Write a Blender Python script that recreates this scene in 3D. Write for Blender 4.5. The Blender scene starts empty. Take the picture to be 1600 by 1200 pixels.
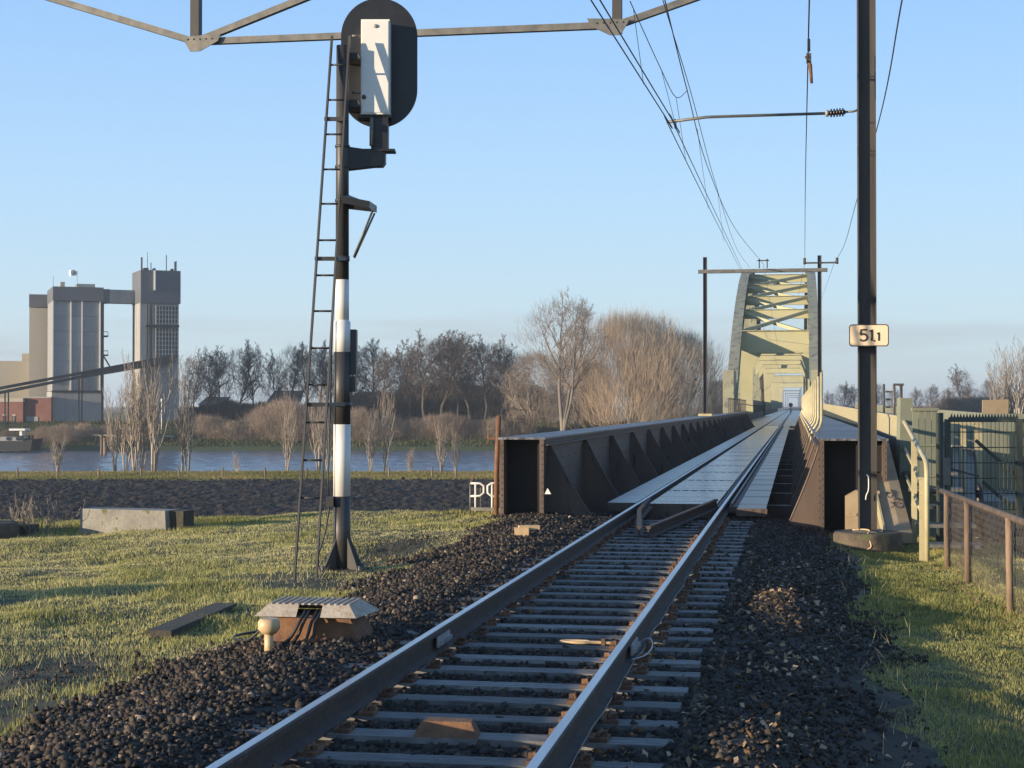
import bpy, math, random
import numpy as np
from mathutils import Vector, Matrix, noise
S = bpy.context.scene
COL = S.collection
random.seed(7)
RNG = np.random.default_rng(11)
rad = math.radians

# ------------------------------------------------------------------ camera
YAW = rad(9.82)
CAM = Vector((2.0, 0.0, 1.73))           # rail top is z = 0, track runs along +Y
FPX, CX, HY = 2560.0, 800.0, 634.0       # focal length, centre and horizon of the 1600 x 1200 photograph
cd = bpy.data.cameras.new('camera')
cam = bpy.data.objects.new('camera', cd)
COL.objects.link(cam)
S.camera = cam
cd.sensor_width = 36.0
cd.lens = 36.0 * FPX / 1600.0
cd.clip_start = 0.1
cd.clip_end = 12000
cam.location = CAM
cam.rotation_euler = (rad(90) + math.atan((HY - 600) / FPX), 0, YAW)

# ------------------------------------------------------------------ sky, sun, exposure
SUN_EL, SUN_AZ = 7.0, 234.5              # azimuth clockwise from +Y
w = bpy.data.worlds.new('World')
S.world = w
w.use_nodes = True
nt = w.node_tree
bg = nt.nodes['Background']
sk = nt.nodes.new('ShaderNodeTexSky')
sk.sky_type = 'NISHITA'
sk.sun_disc = False
sk.sun_elevation = rad(SUN_EL)
sk.sun_rotation = rad(SUN_AZ)
sk.altitude = 0
sk.air_density = 1.0
sk.dust_density = 0.6
sk.ozone_density = 3.0
SKY = 0.15
def wn(t):
    return nt.nodes.new(t)
_tc = wn('ShaderNodeTexCoord')
_sx = wn('ShaderNodeSeparateXYZ')
nt.links.new(_tc.outputs['Generated'], _sx.inputs[0])
_rp = wn('ShaderNodeValToRGB')               # clear winter air: pale at the horizon, blue higher up, the same all round
_stops = [(0.0, (.38, .445, .475)), (.052, (.37, .48, .555)), (.13, (.305, .455, .62)), (.245, (.215, .375, .625)), (.5, (.12, .24, .46)), (1.0, (.07, .15, .33))]
while len(_rp.color_ramp.elements) < len(_stops):
    _rp.color_ramp.elements.new(.5)
for _e, (_p, _c) in zip(_rp.color_ramp.elements, _stops):
    _e.position = _p
    _e.color = (*_c, 1)
nt.links.new(_sx.outputs['Z'], _rp.inputs[0])
# thin grey cloud bank low over the horizon
_mp = wn('ShaderNodeMapping')
_mp.inputs['Scale'].default_value = (3.0, 3.0, 42.0)
_mp.inputs['Location'].default_value = (1.7, 0.4, 0.0)
nt.links.new(_tc.outputs['Generated'], _mp.inputs[0])
_nz = wn('ShaderNodeTexNoise')
_nz.inputs['Scale'].default_value = 1.0
_nz.inputs['Detail'].default_value = 5
nt.links.new(_mp.outputs[0], _nz.inputs['Vector'])
_cr = wn('ShaderNodeValToRGB')
_cr.color_ramp.elements[0].position = .46
_cr.color_ramp.elements[1].position = .66
nt.links.new(_nz.outputs[0], _cr.inputs[0])
_bd = wn('ShaderNodeValToRGB')               # only in a low band
_bd.color_ramp.elements[0].position = .012
_bd.color_ramp.elements[0].color = (0, 0, 0, 1)
_bd.color_ramp.elements[1].position = .036
_bd.color_ramp.elements[1].color = (1, 1, 1, 1)
_e = _bd.color_ramp.elements.new(.050)
_e.color = (1, 1, 1, 1)
_e = _bd.color_ramp.elements.new(.062)
_e.color = (0, 0, 0, 1)
nt.links.new(_sx.outputs['Z'], _bd.inputs[0])
_mu = wn('ShaderNodeMath')
_mu.operation = 'MULTIPLY'
nt.links.new(_cr.outputs[0], _mu.inputs[0])
nt.links.new(_bd.outputs[0], _mu.inputs[1])
_mu2 = wn('ShaderNodeMath')
_mu2.operation = 'MULTIPLY'
_mu2.inputs[1].default_value = .95
nt.links.new(_mu.outputs[0], _mu2.inputs[0])
_mc = wn('ShaderNodeMix')
_mc.data_type = 'RGBA'
_mc.inputs[7].default_value = (.315, .365, .425, 1)
nt.links.new(_mu2.outputs[0], _mc.inputs[0])
nt.links.new(_rp.outputs[0], _mc.inputs[6])
_vm = wn('ShaderNodeVectorMath')
_vm.operation = 'SCALE'
_vm.inputs['Scale'].default_value = 1 / SKY
nt.links.new(_mc.outputs[2], _vm.inputs[0])
_mx = wn('ShaderNodeMix')
_mx.data_type = 'RGBA'
_mx.inputs[0].default_value = .86
nt.links.new(sk.outputs[0], _mx.inputs[6])
nt.links.new(_vm.outputs[0], _mx.inputs[7])
nt.links.new(_mx.outputs[2], bg.inputs[0])
bg.inputs[1].default_value = SKY
sd = bpy.data.lights.new('sun', 'SUN')
sun = bpy.data.objects.new('sun', sd)
COL.objects.link(sun)
sd.energy = 5.0
sd.angle = rad(0.5)
sd.color = (1.0, 0.82, 0.60)
_az, _el = rad(SUN_AZ), rad(SUN_EL)
_to = Vector((math.sin(_az) * math.cos(_el), math.cos(_az) * math.cos(_el), math.sin(_el)))
sun.rotation_euler = _to.to_track_quat('Z', 'Y').to_euler()
vs = S.view_settings
vs.view_transform = 'Standard'
vs.look = 'None'
vs.exposure = 0.77
vs.gamma = 1.0

# ------------------------------------------------------------------ helpers
ca, sa = math.cos(YAW), math.sin(YAW)
FW, RT = Vector((-sa, ca, 0)), Vector((ca, sa, 0))

def cw(X, Z, z=0.0):
    """ground frame of the view: X metres to the right, Z metres ahead, height z"""
    p = CAM + RT * X + FW * Z
    return Vector((p.x, p.y, z))

def px_dir(px, py):
    return FW + RT * ((px - CX) / FPX) + Vector((0, 0, (HY - py) / FPX))

def on_z(px, py, z):
    d = px_dir(px, py)
    return CAM + d * ((z - CAM.z) / d.z)

def on_y(px, py, y):
    d = px_dir(px, py)
    return CAM + d * ((y - CAM.y) / d.y)

def on_x(px, py, x):
    d = px_dir(px, py)
    return CAM + d * ((x - CAM.x) / d.x)

def at_d(px, py, Z):
    return CAM + px_dir(px, py) * Z

def on_ground(px, py):
    """where the line of sight meets the near ground"""
    d = px_dir(px, py)
    t = 4.0
    while t < 60:
        p = CAM + d * t
        if p.z <= gz(p.x, p.y):
            break
        t += .03
    return p

class MB:
    """collects shapes; build() links them as one mesh object"""
    def __init__(s):
        s.v, s.f, s.sm = [], [], []
    def add(s, vs_, fs, smooth=False):
        o = len(s.v)
        s.v += [tuple(p) for p in vs_]
        s.f += [tuple(i + o for i in f) for f in fs]
        s.sm += [smooth] * len(fs)
        return s
    def box(s, c, d, rot=None):
        c = Vector(c)
        h = [x / 2 for x in d]
        P = [Vector((sx * h[0], sy * h[1], sz * h[2])) for sx in (-1, 1) for sy in (-1, 1) for sz in (-1, 1)]
        if rot is not None:
            P = [rot @ p for p in P]
        return s.add([p + c for p in P], [(0, 1, 3, 2), (4, 6, 7, 5), (0, 4, 5, 1), (2, 3, 7, 6), (0, 2, 6, 4), (1, 5, 7, 3)])
    def span(s, x0, x1, y0, y1, z0, z1):
        return s.box(((x0 + x1) / 2, (y0 + y1) / 2, (z0 + z1) / 2), (abs(x1 - x0), abs(y1 - y0), abs(z1 - z0)))
    def beam(s, a, b, wd, ht, up=(0, 0, 1)):
        a, b = Vector(a), Vector(b)
        d = (b - a)
        L = d.length
        d.normalize()
        u = Vector(up)
        if abs(d.dot(u)) > 0.98:
            u = Vector((0, 1, 0))
        x = d.cross(u).normalized()
        u = x.cross(d)
        R = Matrix((x, d, u)).transposed()
        return s.box((a + b) / 2, (wd, L, ht), R)
    def tube(s, pts, r, n=8, cap=True, smooth=True):
        pts = [Vector(p) for p in pts]
        rs = r if isinstance(r, (list, tuple)) else [r] * len(pts)
        vs_, fs = [], []
        prev = None
        for i, p in enumerate(pts):
            d = (pts[min(i + 1, len(pts) - 1)] - pts[max(i - 1, 0)]).normalized()
            if prev is None:
                u = Vector((0, 0, 1)) if abs(d.z) < 0.9 else Vector((1, 0, 0))
            else:
                u = prev
            u = (u - d * u.dot(d)).normalized()
            prev = u
            x = d.cross(u)
            for k in range(n):
                t = 2 * math.pi * k / n
                vs_.append(p + (u * math.cos(t) + x * math.sin(t)) * rs[i])
        m = len(pts)
        for i in range(m - 1):
            for k in range(n):
                fs.append((i * n + k, i * n + (k + 1) % n, (i + 1) * n + (k + 1) % n, (i + 1) * n + k))
        s.add(vs_, fs, smooth)
        if cap:
            o = len(s.v) - len(vs_)
            s.f += [tuple(o + k for k in reversed(range(n))), tuple(o + (m - 1) * n + k for k in range(n))]
            s.sm += [False, False]
        return s
    def prism(s, poly, vec):
        """poly: list of 3-D points; extruded by vec"""
        n = len(poly)
        vec = Vector(vec)
        P = [Vector(p) for p in poly]
        fs = [tuple(reversed(range(n))), tuple(range(n, 2 * n))]
        fs += [(i, (i + 1) % n, n + (i + 1) % n, n + i) for i in range(n)]
        return s.add(P + [p + vec for p in P], fs)
    def dome(s, c, r, ax, n=6):
        c, ax = Vector(c), Vector(ax).normalized()
        u = ax.orthogonal().normalized()
        x = ax.cross(u)
        vs_ = []
        for (k, h) in ((1, 0), (.75, .55)):
            for i in range(n):
                t = 2 * math.pi * i / n
                vs_.append(c + (u * math.cos(t) + x * math.sin(t)) * r * k + ax * r * h)
        vs_.append(c + ax * r * .8)
        fs = [(i, (i + 1) % n, n + (i + 1) % n, n + i) for i in range(n)] + [(n + i, n + (i + 1) % n, 2 * n) for i in range(n)]
        return s.add(vs_, fs)
    def mesh(s, name, mat):
        me = bpy.data.meshes.new(name)
        me.from_pydata(s.v, [], s.f)
        me.polygons.foreach_set('use_smooth', s.sm)
        me.materials.append(mat)
        me.update()
        return me
    def build(s, name, mat, parent=None, loc=None):
        return link(name, s.mesh(name, mat), parent, loc)

def smooth(pts, n=14):
    P = [Vector(p) for p in pts]
    if len(P) == 2:
        return [P[0].lerp(P[1], i / n) for i in range(n + 1)]
    out = []
    Q = [2 * P[0] - P[1]] + P + [2 * P[-1] - P[-2]]
    for i in range(1, len(Q) - 2):
        a, b, c, d = Q[i - 1], Q[i], Q[i + 1], Q[i + 2]
        for k in range(n):
            t = k / n
            out.append(.5 * ((2 * b) + (c - a) * t + (2 * a - 5 * b + 4 * c - d) * t * t + (3 * b - a - 3 * c + d) * t ** 3))
    return out + [P[-1]]

def link(name, me, parent=None, loc=None, rot=None):
    o = bpy.data.objects.new(name, me)
    COL.objects.link(o)
    if parent is not None:
        o.parent = parent
    if loc is not None:
        o.location = loc
    if rot is not None:
        o.rotation_euler = rot
    return o

def tag(o, label, cat, group=None):
    o['label'] = label
    o['category'] = cat
    if group:
        o['group'] = group
    return o

def thing(name, label, cat, loc=(0, 0, 0), rz=0.0, group=None):
    o = bpy.data.objects.new(name, None)
    COL.objects.link(o)
    o.location = loc
    o.rotation_euler = (0, 0, rz)
    o.empty_display_size = 0.2
    return tag(o, label, cat, group)

def kind(o, k):
    o['kind'] = k
    return o

def np_mesh(name, V, T, mat, attr=None, smooth=False):
    """V (n,3) float, T (m,3) int triangles"""
    me = bpy.data.meshes.new(name)
    me.vertices.add(len(V))
    me.vertices.foreach_set('co', np.ascontiguousarray(V, dtype=np.float32).ravel())
    k = T.shape[1]
    me.loops.add(T.size)
    me.loops.foreach_set('vertex_index', np.ascontiguousarray(T, dtype=np.int32).ravel())
    me.polygons.add(len(T))
    me.polygons.foreach_set('loop_start', np.arange(len(T), dtype=np.int32) * k)
    if smooth:
        me.polygons.foreach_set('use_smooth', np.ones(len(T), dtype=bool))
    me.update(calc_edges=True)
    if attr is not None:
        a = me.attributes.new('tone', 'FLOAT', 'POINT')
        a.data.foreach_set('value', np.ascontiguousarray(attr, dtype=np.float32))
    me.materials.append(mat)
    return me

# ------------------------------------------------------------------ materials
def new_mat(name):
    m = bpy.data.materials.new(name)
    m.use_nodes = True
    nt = m.node_tree
    return m, nt, nt.nodes['Principled BSDF']

def N(nt, typ, **kw):
    n = nt.nodes.new(typ)
    for k, v in kw.items():
        setattr(n, k, v)
    return n

def mat(name, c1, c2=None, scale=4.0, rough=0.7, metal=0.0, bump=0.0, bscale=None, detail=6, stretch=None, c3=None, s3=30.0, t3=0.6, spec=0.5, rnd=0.0):
    """two colours mixed by a noise, a third in finer spots, a bump"""
    m, nt, b = new_mat(name)
    L = nt.links.new
    geo = N(nt, 'ShaderNodeTexCoord')
    src = geo.outputs['Object']
    if stretch:
        mp = N(nt, 'ShaderNodeMapping')
        mp.inputs['Scale'].default_value = stretch
        L(src, mp.inputs[0])
        src = mp.outputs[0]
    oi = N(nt, 'ShaderNodeObjectInfo')           # shift the pattern from object to object
    sc_ = N(nt, 'ShaderNodeMath', operation='MULTIPLY')
    sc_.inputs[1].default_value = 37.0
    L(oi.outputs['Random'], sc_.inputs[0])
    va = N(nt, 'ShaderNodeVectorMath', operation='ADD')
    L(src, va.inputs[0])
    L(sc_.outputs[0], va.inputs[1])
    src = va.outputs[0]
    b.inputs['Roughness'].default_value = rough
    b.inputs['Metallic'].default_value = metal
    b.inputs['Specular IOR Level'].default_value = spec
    c2 = c2 or tuple(x * 0.72 for x in c1)
    nz = N(nt, 'ShaderNodeTexNoise')
    nz.inputs['Scale'].default_value = scale
    nz.inputs['Detail'].default_value = detail
    nz.inputs['Roughness'].default_value = 0.65
    L(src, nz.inputs['Vector'])
    rp = N(nt, 'ShaderNodeValToRGB')
    rp.color_ramp.elements[0].position = 0.35
    rp.color_ramp.elements[1].position = 0.68
    rp.color_ramp.elements[0].color = (*c2, 1)
    rp.color_ramp.elements[1].color = (*c1, 1)
    L(nz.outputs[0], rp.inputs[0])
    out = rp.outputs[0]
    if c3:
        n3 = N(nt, 'ShaderNodeTexNoise')
        n3.inputs['Scale'].default_value = s3
        n3.inputs['Detail'].default_value = 4
        L(src, n3.inputs['Vector'])
        r3 = N(nt, 'ShaderNodeValToRGB')
        r3.color_ramp.elements[0].position = t3
        r3.color_ramp.elements[1].position = min(1, t3 + 0.08)
        L(n3.outputs[0], r3.inputs[0])
        mx = N(nt, 'ShaderNodeMix', data_type='RGBA')
        L(r3.outputs[0], mx.inputs[0])
        L(out, mx.inputs[6])
        mx.inputs[7].default_value = (*c3, 1)
        out = mx.outputs[2]
    if rnd:
        mr = N(nt, 'ShaderNodeMapRange')
        mr.inputs[3].default_value = 1 - rnd
        mr.inputs[4].default_value = 1 + rnd
        L(oi.outputs['Random'], mr.inputs[0])
        mm = N(nt, 'ShaderNodeMix', data_type='RGBA', blend_type='MULTIPLY')
        mm.inputs[0].default_value = 1
        L(out, mm.inputs[6])
        L(mr.outputs[0], mm.inputs[7])
        out = mm.outputs[2]
    L(out, b.inputs['Base Color'])
    if bump:
        bn = N(nt, 'ShaderNodeTexNoise')
        bn.inputs['Scale'].default_value = bscale or scale * 6
        bn.inputs['Detail'].default_value = 5
        L(src, bn.inputs['Vector'])
        bp = N(nt, 'ShaderNodeBump')
        bp.inputs['Strength'].default_value = bump
        bp.inputs['Distance'].default_value = 0.02
        L(bn.outputs[0], bp.inputs['Height'])
        L(bp.outputs[0], b.inputs['Normal'])
    return m

def tone_mat(name, ramp, rough=0.8, grain=None, spec=0.3, translucent=0.0):
    """colour from the per-piece attribute 'tone'"""
    m, nt, b = new_mat(name)
    L = nt.links.new
    at = N(nt, 'ShaderNodeAttribute', attribute_name='tone')
    rp = N(nt, 'ShaderNodeValToRGB')
    e = rp.color_ramp.elements
    while len(e) < len(ramp):
        e.new(0.5)
    for i, (p, c) in enumerate(ramp):
        e[i].position = p
        e[i].color = (*c, 1)
    L(at.outputs['Fac'], rp.inputs[0])
    b.inputs['Roughness'].default_value = rough
    b.inputs['Specular IOR Level'].default_value = spec
    out = rp.outputs[0]
    if grain:
        tc = N(nt, 'ShaderNodeTexCoord')
        nz = N(nt, 'ShaderNodeTexNoise')
        nz.inputs['Scale'].default_value = grain
        L(tc.outputs['Object'], nz.inputs['Vector'])
        mr = N(nt, 'ShaderNodeMapRange')
        mr.inputs[3].default_value = 0.6
        mr.inputs[4].default_value = 1.4
        L(nz.outputs[0], mr.inputs[0])
        mx = N(nt, 'ShaderNodeMix', data_type='RGBA', blend_type='MULTIPLY')
        mx.inputs[0].default_value = 1
        L(out, mx.inputs[6])
        L(mr.outputs[0], mx.inputs[7])
        out = mx.outputs[2]
    L(out, b.inputs['Base Color'])
    if translucent:
        tr = N(nt, 'ShaderNodeBsdfTranslucent')
        L(out, tr.inputs[0])
        ms = N(nt, 'ShaderNodeMixShader')
        ms.inputs[0].default_value = translucent
        L(b.outputs[0], ms.inputs[1])
        L(tr.outputs[0], ms.inputs[2])
        L(ms.outputs[0], nt.nodes['Material Output'].inputs[0])
    return m

M = {}
M['soil'] = mat('embankment soil', (0.085, 0.085, 0.032), (0.05, 0.045, 0.025), scale=1.3, rough=0.95, bump=0.8, bscale=28, c3=(0.075, 0.060, 0.042), s3=4, t3=0.55)
M['ballast_bed'] = mat('ballast bed', (0.044, 0.034, 0.026), (0.020, 0.017, 0.014), scale=9, rough=0.95, bump=1.0, bscale=45)
M['plough'] = mat('ploughed earth', (0.046, 0.032, 0.022), (0.022, 0.016, 0.011), scale=1.5, rough=0.95, bump=0.6, bscale=9)
M['meadow'] = mat('meadow', (0.16, 0.15, 0.05), (0.10, 0.11, 0.035), scale=0.12, rough=0.95, c3=(0.16, 0.12, 0.06), s3=0.5, t3=0.56)
M['dike'] = mat('dike grass', (0.045, 0.065, 0.020), (0.030, 0.045, 0.016), scale=0.06, rough=0.95, c3=(0.08, 0.065, 0.035), s3=0.25, t3=0.58)
M['black'] = mat('black paint', (0.017, 0.017, 0.018), (0.010, 0.010, 0.011), scale=5, rough=0.45, bump=0.08)
M['mastblack'] = mat('weathered black paint', (0.062, 0.056, 0.050), (0.030, 0.028, 0.026), scale=3, rough=0.5, bump=0.08, stretch=(1, 1, .25))
M['white'] = mat('white paint', (0.80, 0.77, 0.70), (0.66, 0.63, 0.57), scale=4, rough=0.5, stretch=(1, 1, .3))
M['cabinet'] = mat('white cabinet paint', (0.82, 0.79, 0.70), (0.74, 0.70, 0.62), scale=2, rough=0.45)
M['galv'] = mat('galvanised steel', (0.20, 0.19, 0.165), (0.115, 0.11, 0.10), scale=6, rough=0.55, metal=0.4, c3=(0.16, 0.13, 0.09), s3=12, t3=0.62)
M['polesteel'] = mat('dark pole steel', (0.075, 0.066, 0.056), (0.040, 0.036, 0.032), scale=3, rough=0.6, stretch=(1, 1, .2), c3=(0.09, 0.05, 0.025), s3=9, t3=0.66)
M['railside'] = mat('rusty rail steel', (0.070, 0.046, 0.034), (0.038, 0.028, 0.024), scale=8, rough=0.75, bump=0.2, c3=(0.11, 0.055, 0.03), s3=20, t3=0.6)
M['railtop'] = mat('polished rail head', (0.52, 0.54, 0.57), (0.38, 0.38, 0.40), scale=3, rough=0.32, metal=1.0, stretch=(6, .3, 1))
M['sleeper'] = mat('grey sleeper', (0.24, 0.23, 0.215), (0.11, 0.105, 0.098), scale=5, rough=0.85, bump=0.35, bscale=40, stretch=(1, 6, 1), c3=(0.07, 0.055, 0.045), s3=14, t3=0.60, rnd=0.3)
M['clip'] = mat('rusty clip', (0.20, 0.095, 0.045), (0.09, 0.05, 0.03), scale=30, rough=0.8, bump=0.3, rnd=0.3)
M['rust'] = mat('rust', (0.24, 0.115, 0.05), (0.12, 0.06, 0.032), scale=8, rough=0.85, bump=0.3)
M['girder'] = mat('old brown girder paint', (0.135, 0.090, 0.064), (0.082, 0.060, 0.047), scale=1.5, rough=0.65, bump=0.1, c3=(0.05, 0.036, 0.029), s3=7, t3=0.60, rnd=0.12, stretch=(1.0, 1.0, .3))
M['shade_black'] = mat('shade black steel', (0.016, 0.015, 0.015), (0.009, 0.009, 0.009), scale=3, rough=0.9, stretch=(1, 1, .3))  # near-black colour stands for the shade inside the recessed girder ends
M['frost'] = mat('wet deck steel', (0.24, 0.25, 0.26), (0.05, 0.052, 0.055), scale=2.6, rough=0.18, metal=0.2, bump=0.35, bscale=18, stretch=(.5, 2.2, 1), c3=(0.06, 0.06, 0.058), s3=11, t3=0.60, rnd=0.25)
M['grating'] = mat('speckled walkway plate', (0.26, 0.265, 0.27), (0.055, 0.053, 0.05), scale=9, rough=0.5, metal=0.2, bump=0.4, bscale=40, c3=(0.05, 0.045, 0.04), s3=22, t3=0.52, rnd=0.2)
M['plank'] = mat('grey deck plate', (0.13, 0.135, 0.14), (0.05, 0.05, 0.05), scale=3.0, rough=0.28, metal=0.25, bump=0.35, bscale=30, rnd=0.3)
M['yellow'] = mat('olive cream bridge paint', (0.43, 0.40, 0.225), (0.36, 0.335, 0.19), scale=0.3, rough=0.6, rnd=0.05)
M['arch'] = mat('chalked olive paint', (0.31, 0.305, 0.19), (0.22, 0.215, 0.15), scale=0.5, rough=0.7, c3=(0.15, 0.14, 0.12), s3=1.6, t3=0.55)
M['green'] = mat('pale green paint', (0.235, 0.24, 0.165), (0.18, 0.187, 0.13), scale=1.2, rough=0.55, rnd=0.12)
M['darkgreen'] = mat('dark green coating', (0.055, 0.066, 0.052), (0.035, 0.043, 0.035), scale=3, rough=0.5)
M['cream'] = mat('cream handrail paint', (0.50, 0.43, 0.24), (0.38, 0.33, 0.19), scale=4, rough=0.5, c3=(0.20, 0.14, 0.08), s3=22, t3=0.66)
M['tan'] = mat('tan sheet paint', (0.38, 0.285, 0.17), (0.28, 0.21, 0.125), scale=2.5, rough=0.6, c3=(0.14, 0.11, 0.075), s3=10, t3=0.66)
M['concrete'] = mat('old concrete', (0.31, 0.29, 0.245), (0.19, 0.175, 0.15), scale=3, rough=0.95, bump=0.5, bscale=30, c3=(0.12, 0.13, 0.06), s3=6, t3=0.60)
M['darkconc'] = mat('mossy dark concrete', (0.085, 0.072, 0.052), (0.05, 0.045, 0.032), scale=4, rough=0.95, bump=0.5, bscale=30, c3=(0.06, 0.07, 0.025), s3=9, t3=0.6)
M['footconc'] = mat('brown stained concrete', (0.14, 0.105, 0.068), (0.07, 0.055, 0.04), scale=3.5, rough=0.95, bump=0.6, bscale=22, c3=(0.09, 0.10, 0.04), s3=7, t3=0.6)
M['fencepost'] = mat('fence post wood', (0.24, 0.16, 0.105), (0.13, 0.09, 0.06), scale=8, rough=0.85, bump=0.4, stretch=(1, 1, .2), rnd=0.25)
M['wire'] = mat('wire', (0.05, 0.05, 0.05), rough=0.5, metal=0.3)
M['copper'] = mat('dark copper wire', (0.06, 0.055, 0.05), rough=0.5, metal=0.3)
M['mesh'] = mat('weathered wire netting', (0.16, 0.13, 0.10), (0.10, 0.08, 0.065), rough=0.7, metal=0.2)
M['rubber'] = mat('black cable', (0.02, 0.02, 0.02), rough=0.5)
M['silvercable'] = mat('silver cable', (0.45, 0.45, 0.45), rough=0.4, metal=0.4)
M['marker'] = mat('cream plastic', (0.62, 0.44, 0.24), (0.5, 0.34, 0.18), scale=10, rough=0.5)
M['sign'] = mat('cream sign', (0.80, 0.60, 0.38), (0.75, 0.56, 0.35), scale=3, rough=0.5)
M['ink'] = mat('sign lettering', (0.05, 0.04, 0.03), rough=0.6)
M['lead'] = mat('insulator', (0.35, 0.33, 0.30), rough=0.5)
M['darkins'] = mat('brown insulator', (0.03, 0.022, 0.02), rough=0.3)
M['water'] = None

# ------------------------------------------------------------------ terrain shapes
def sstep(t):
    t = np.clip(t, 0, 1)
    return t * t * (3 - 2 * t)

def vnoise(x, y, f, seed=0.0):
    """cheap smooth value noise"""
    x, y = np.asarray(x) * f + 17.3 * seed + 1000, np.asarray(y) * f + 9.1 * seed + 1000
    xi, yi = np.floor(x), np.floor(y)
    u, v = x - xi, y - yi
    u, v = u * u * (3 - 2 * u), v * v * (3 - 2 * v)
    def h(a, b):
        s_ = np.sin(a * 127.1 + b * 311.7) * 43758.5453
        return s_ - np.floor(s_)
    return (h(xi, yi) * (1 - u) + h(xi + 1, yi) * u) * (1 - v) + (h(xi, yi + 1) * (1 - u) + h(xi + 1, yi + 1) * u) * v * 1.0

CREST, FLOOD = 28.6, -5.0
BUMPS = [(1.85, 15.8, 0.40, 1.7, 0.11), (1.75, 9.1, 0.38, 1.0, 0.11), (1.85, 12.2, 0.3, .6, .03)] + [(-8.9, 15.7, 1.1, .40, .56), (-10.4, 15.3, 1.2, .5, .7)]  # last two: unseen mound added left of the view to cast a shadow stripe

def gz(x, y):
    x, y = np.asarray(x, float), np.asarray(y, float)
    z = np.interp(x, [-60, -16, -6, -3.3, -2.6, -2.0, -1.5, -1.2, -.95, 1.2, 1.5, 2.0, 2.6, 3.1, 3.6, 4.4, 4.9, 8, 60],
                  [-0.75, -0.55, -0.44, -0.40, -0.32, -0.19, -0.165, -0.19, -0.215, -0.220, -0.215, -0.25, -0.35, -0.385, -0.405, -0.43, -0.45, -0.45, -0.8])
    rise = sstep((y - 19) / 8.5) * np.interp(x, [-14, -6, -2.6, -1.6], [0, .24, .20, 0.0])
    z = z + rise
    for bx, by, sx, sy, hh in BUMPS:
        z = z + hh * np.exp(-((x - bx) / sx) ** 2 - ((y - by) / sy) ** 2)
    wild = np.clip((np.abs(x + .2) - 2.4) / 1.2, 0, 1)
    z = z + wild * (0.10 * (vnoise(x, y, .55, 1) - .5) + 0.06 * (vnoise(x, y, 1.7, 2) - .5) + 0.035 * (vnoise(x, y, 5, 3) - .5))
    cr = CREST + 0.5 * (vnoise(x, 0 * y, .35, 4) - .5) - np.clip((-x - 9) * .02, 0, 1)
    drop = np.clip(y - cr, 0, 200) / 1.6
    side = np.clip(-x - 34, 0, 100) / 2 + np.clip(x - 26, 0, 100) / 2
    return np.maximum(z - drop - side, FLOOD - .3)

def heightfield(name, xs, ys, fn, material, smooth=True):
    Xg, Yg = np.meshgrid(xs, ys)
    Zg = fn(Xg, Yg)
    V = np.stack([Xg.ravel(), Yg.ravel(), Zg.ravel()], 1)
    nx, ny = len(xs), len(ys)
    i = (np.arange(ny - 1)[:, None] * nx + np.arange(nx - 1)[None]).ravel()
    T = np.stack([i, i + 1, i + nx + 1, i + nx], 1)
    return link(name, np_mesh(name, V, T, material, smooth=smooth))

# ground under everything: the near embankment, flood plain, river, far bank
xs = np.concatenate([np.linspace(-60, -22, 20)[:-1], np.linspace(-22, 8, 240)[:-1], np.linspace(8, 60, 27)])
ys = np.concatenate([np.linspace(-30, 4, 18)[:-1], np.linspace(4, 32, 240)[:-1], np.linspace(32, 44, 13)])
kind(heightfield('embankment_ground', xs, ys, gz, M['soil']), 'structure')
kind(heightfield('ballast_bed', np.linspace(-3.3, 3.2, 90), np.linspace(-8, 28.5, 250), lambda x, y: gz(x, y) + .008 - .12 * sstep((np.abs(x - .05) - 2.55 + .9 * (vnoise(x, y, 1.1, 21) - .5) + .4 * (vnoise(x, y, 4, 22) - .5)) / .25), M['ballast_bed']), 'structure')

def strip(name, Z0, Z1, z0, z1, material, X0=-1500, X1=1500):
    a, b, c, d = cw(X0, Z0, z0), cw(X1, Z0, z0), cw(X1, Z1, z1), cw(X0, Z1, z1)
    return MB().add([a, b, c, d], [(0, 1, 2, 3)])

def profile_sheet(name, prof, material, X0=-3000, X1=3000):
    mb = MB()
    vs_ = []
    for Z, z in prof:
        vs_ += [cw(X0, Z, z), cw(X1, Z, z)]
    mb.add(vs_, [(2 * i, 2 * i + 1, 2 * i + 3, 2 * i + 2) for i in range(len(prof) - 1)])
    return kind(mb.build(name, material), 'structure')

profile_sheet('flood_plain', [(-600, FLOOD - .25), (148, FLOOD - .25), (148.5, FLOOD + .02), (167, FLOOD - .02), (172, -6.6), (176, -8.5)], M['meadow'])
profile_sheet('far_bank', [(280, -8.0), (285.5, -6.1), (288, -5.0), (293, -4.1), (298, -3.7), (306, -1.35), (312, -1.3), (318, -2.2), (600, -2.2), (6000, -1.0)], M['dike'])

def plough_fn(X, Z):
    return FLOOD + .10 * (vnoise(X, Z, .7, 5) - .5) + .20 * (vnoise(X, Z, 2.6, 6) - .5) + .11 * np.abs(RNG.normal(0, 1, np.shape(X))) - .12
_x, _z = np.linspace(-60, 16, 330), np.concatenate([np.linspace(34, 78, 20)[:-1], np.linspace(78, 149.5, 270)])
Xg, Zg = np.meshgrid(_x, _z)
H = plough_fn(Xg, Zg)
V = np.stack([CAM.x + ca * Xg - sa * Zg, CAM.y + sa * Xg + ca * Zg, H], 2).reshape(-1, 3)
i = (np.arange(len(_z) - 1)[:, None] * len(_x) + np.arange(len(_x) - 1)[None]).ravel()
kind(link('ploughed_field', np_mesh('ploughed_field', V, np.stack([i, i + 1, i + len(_x) + 1, i + len(_x)], 1), M['plough'])), 'structure')

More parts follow.
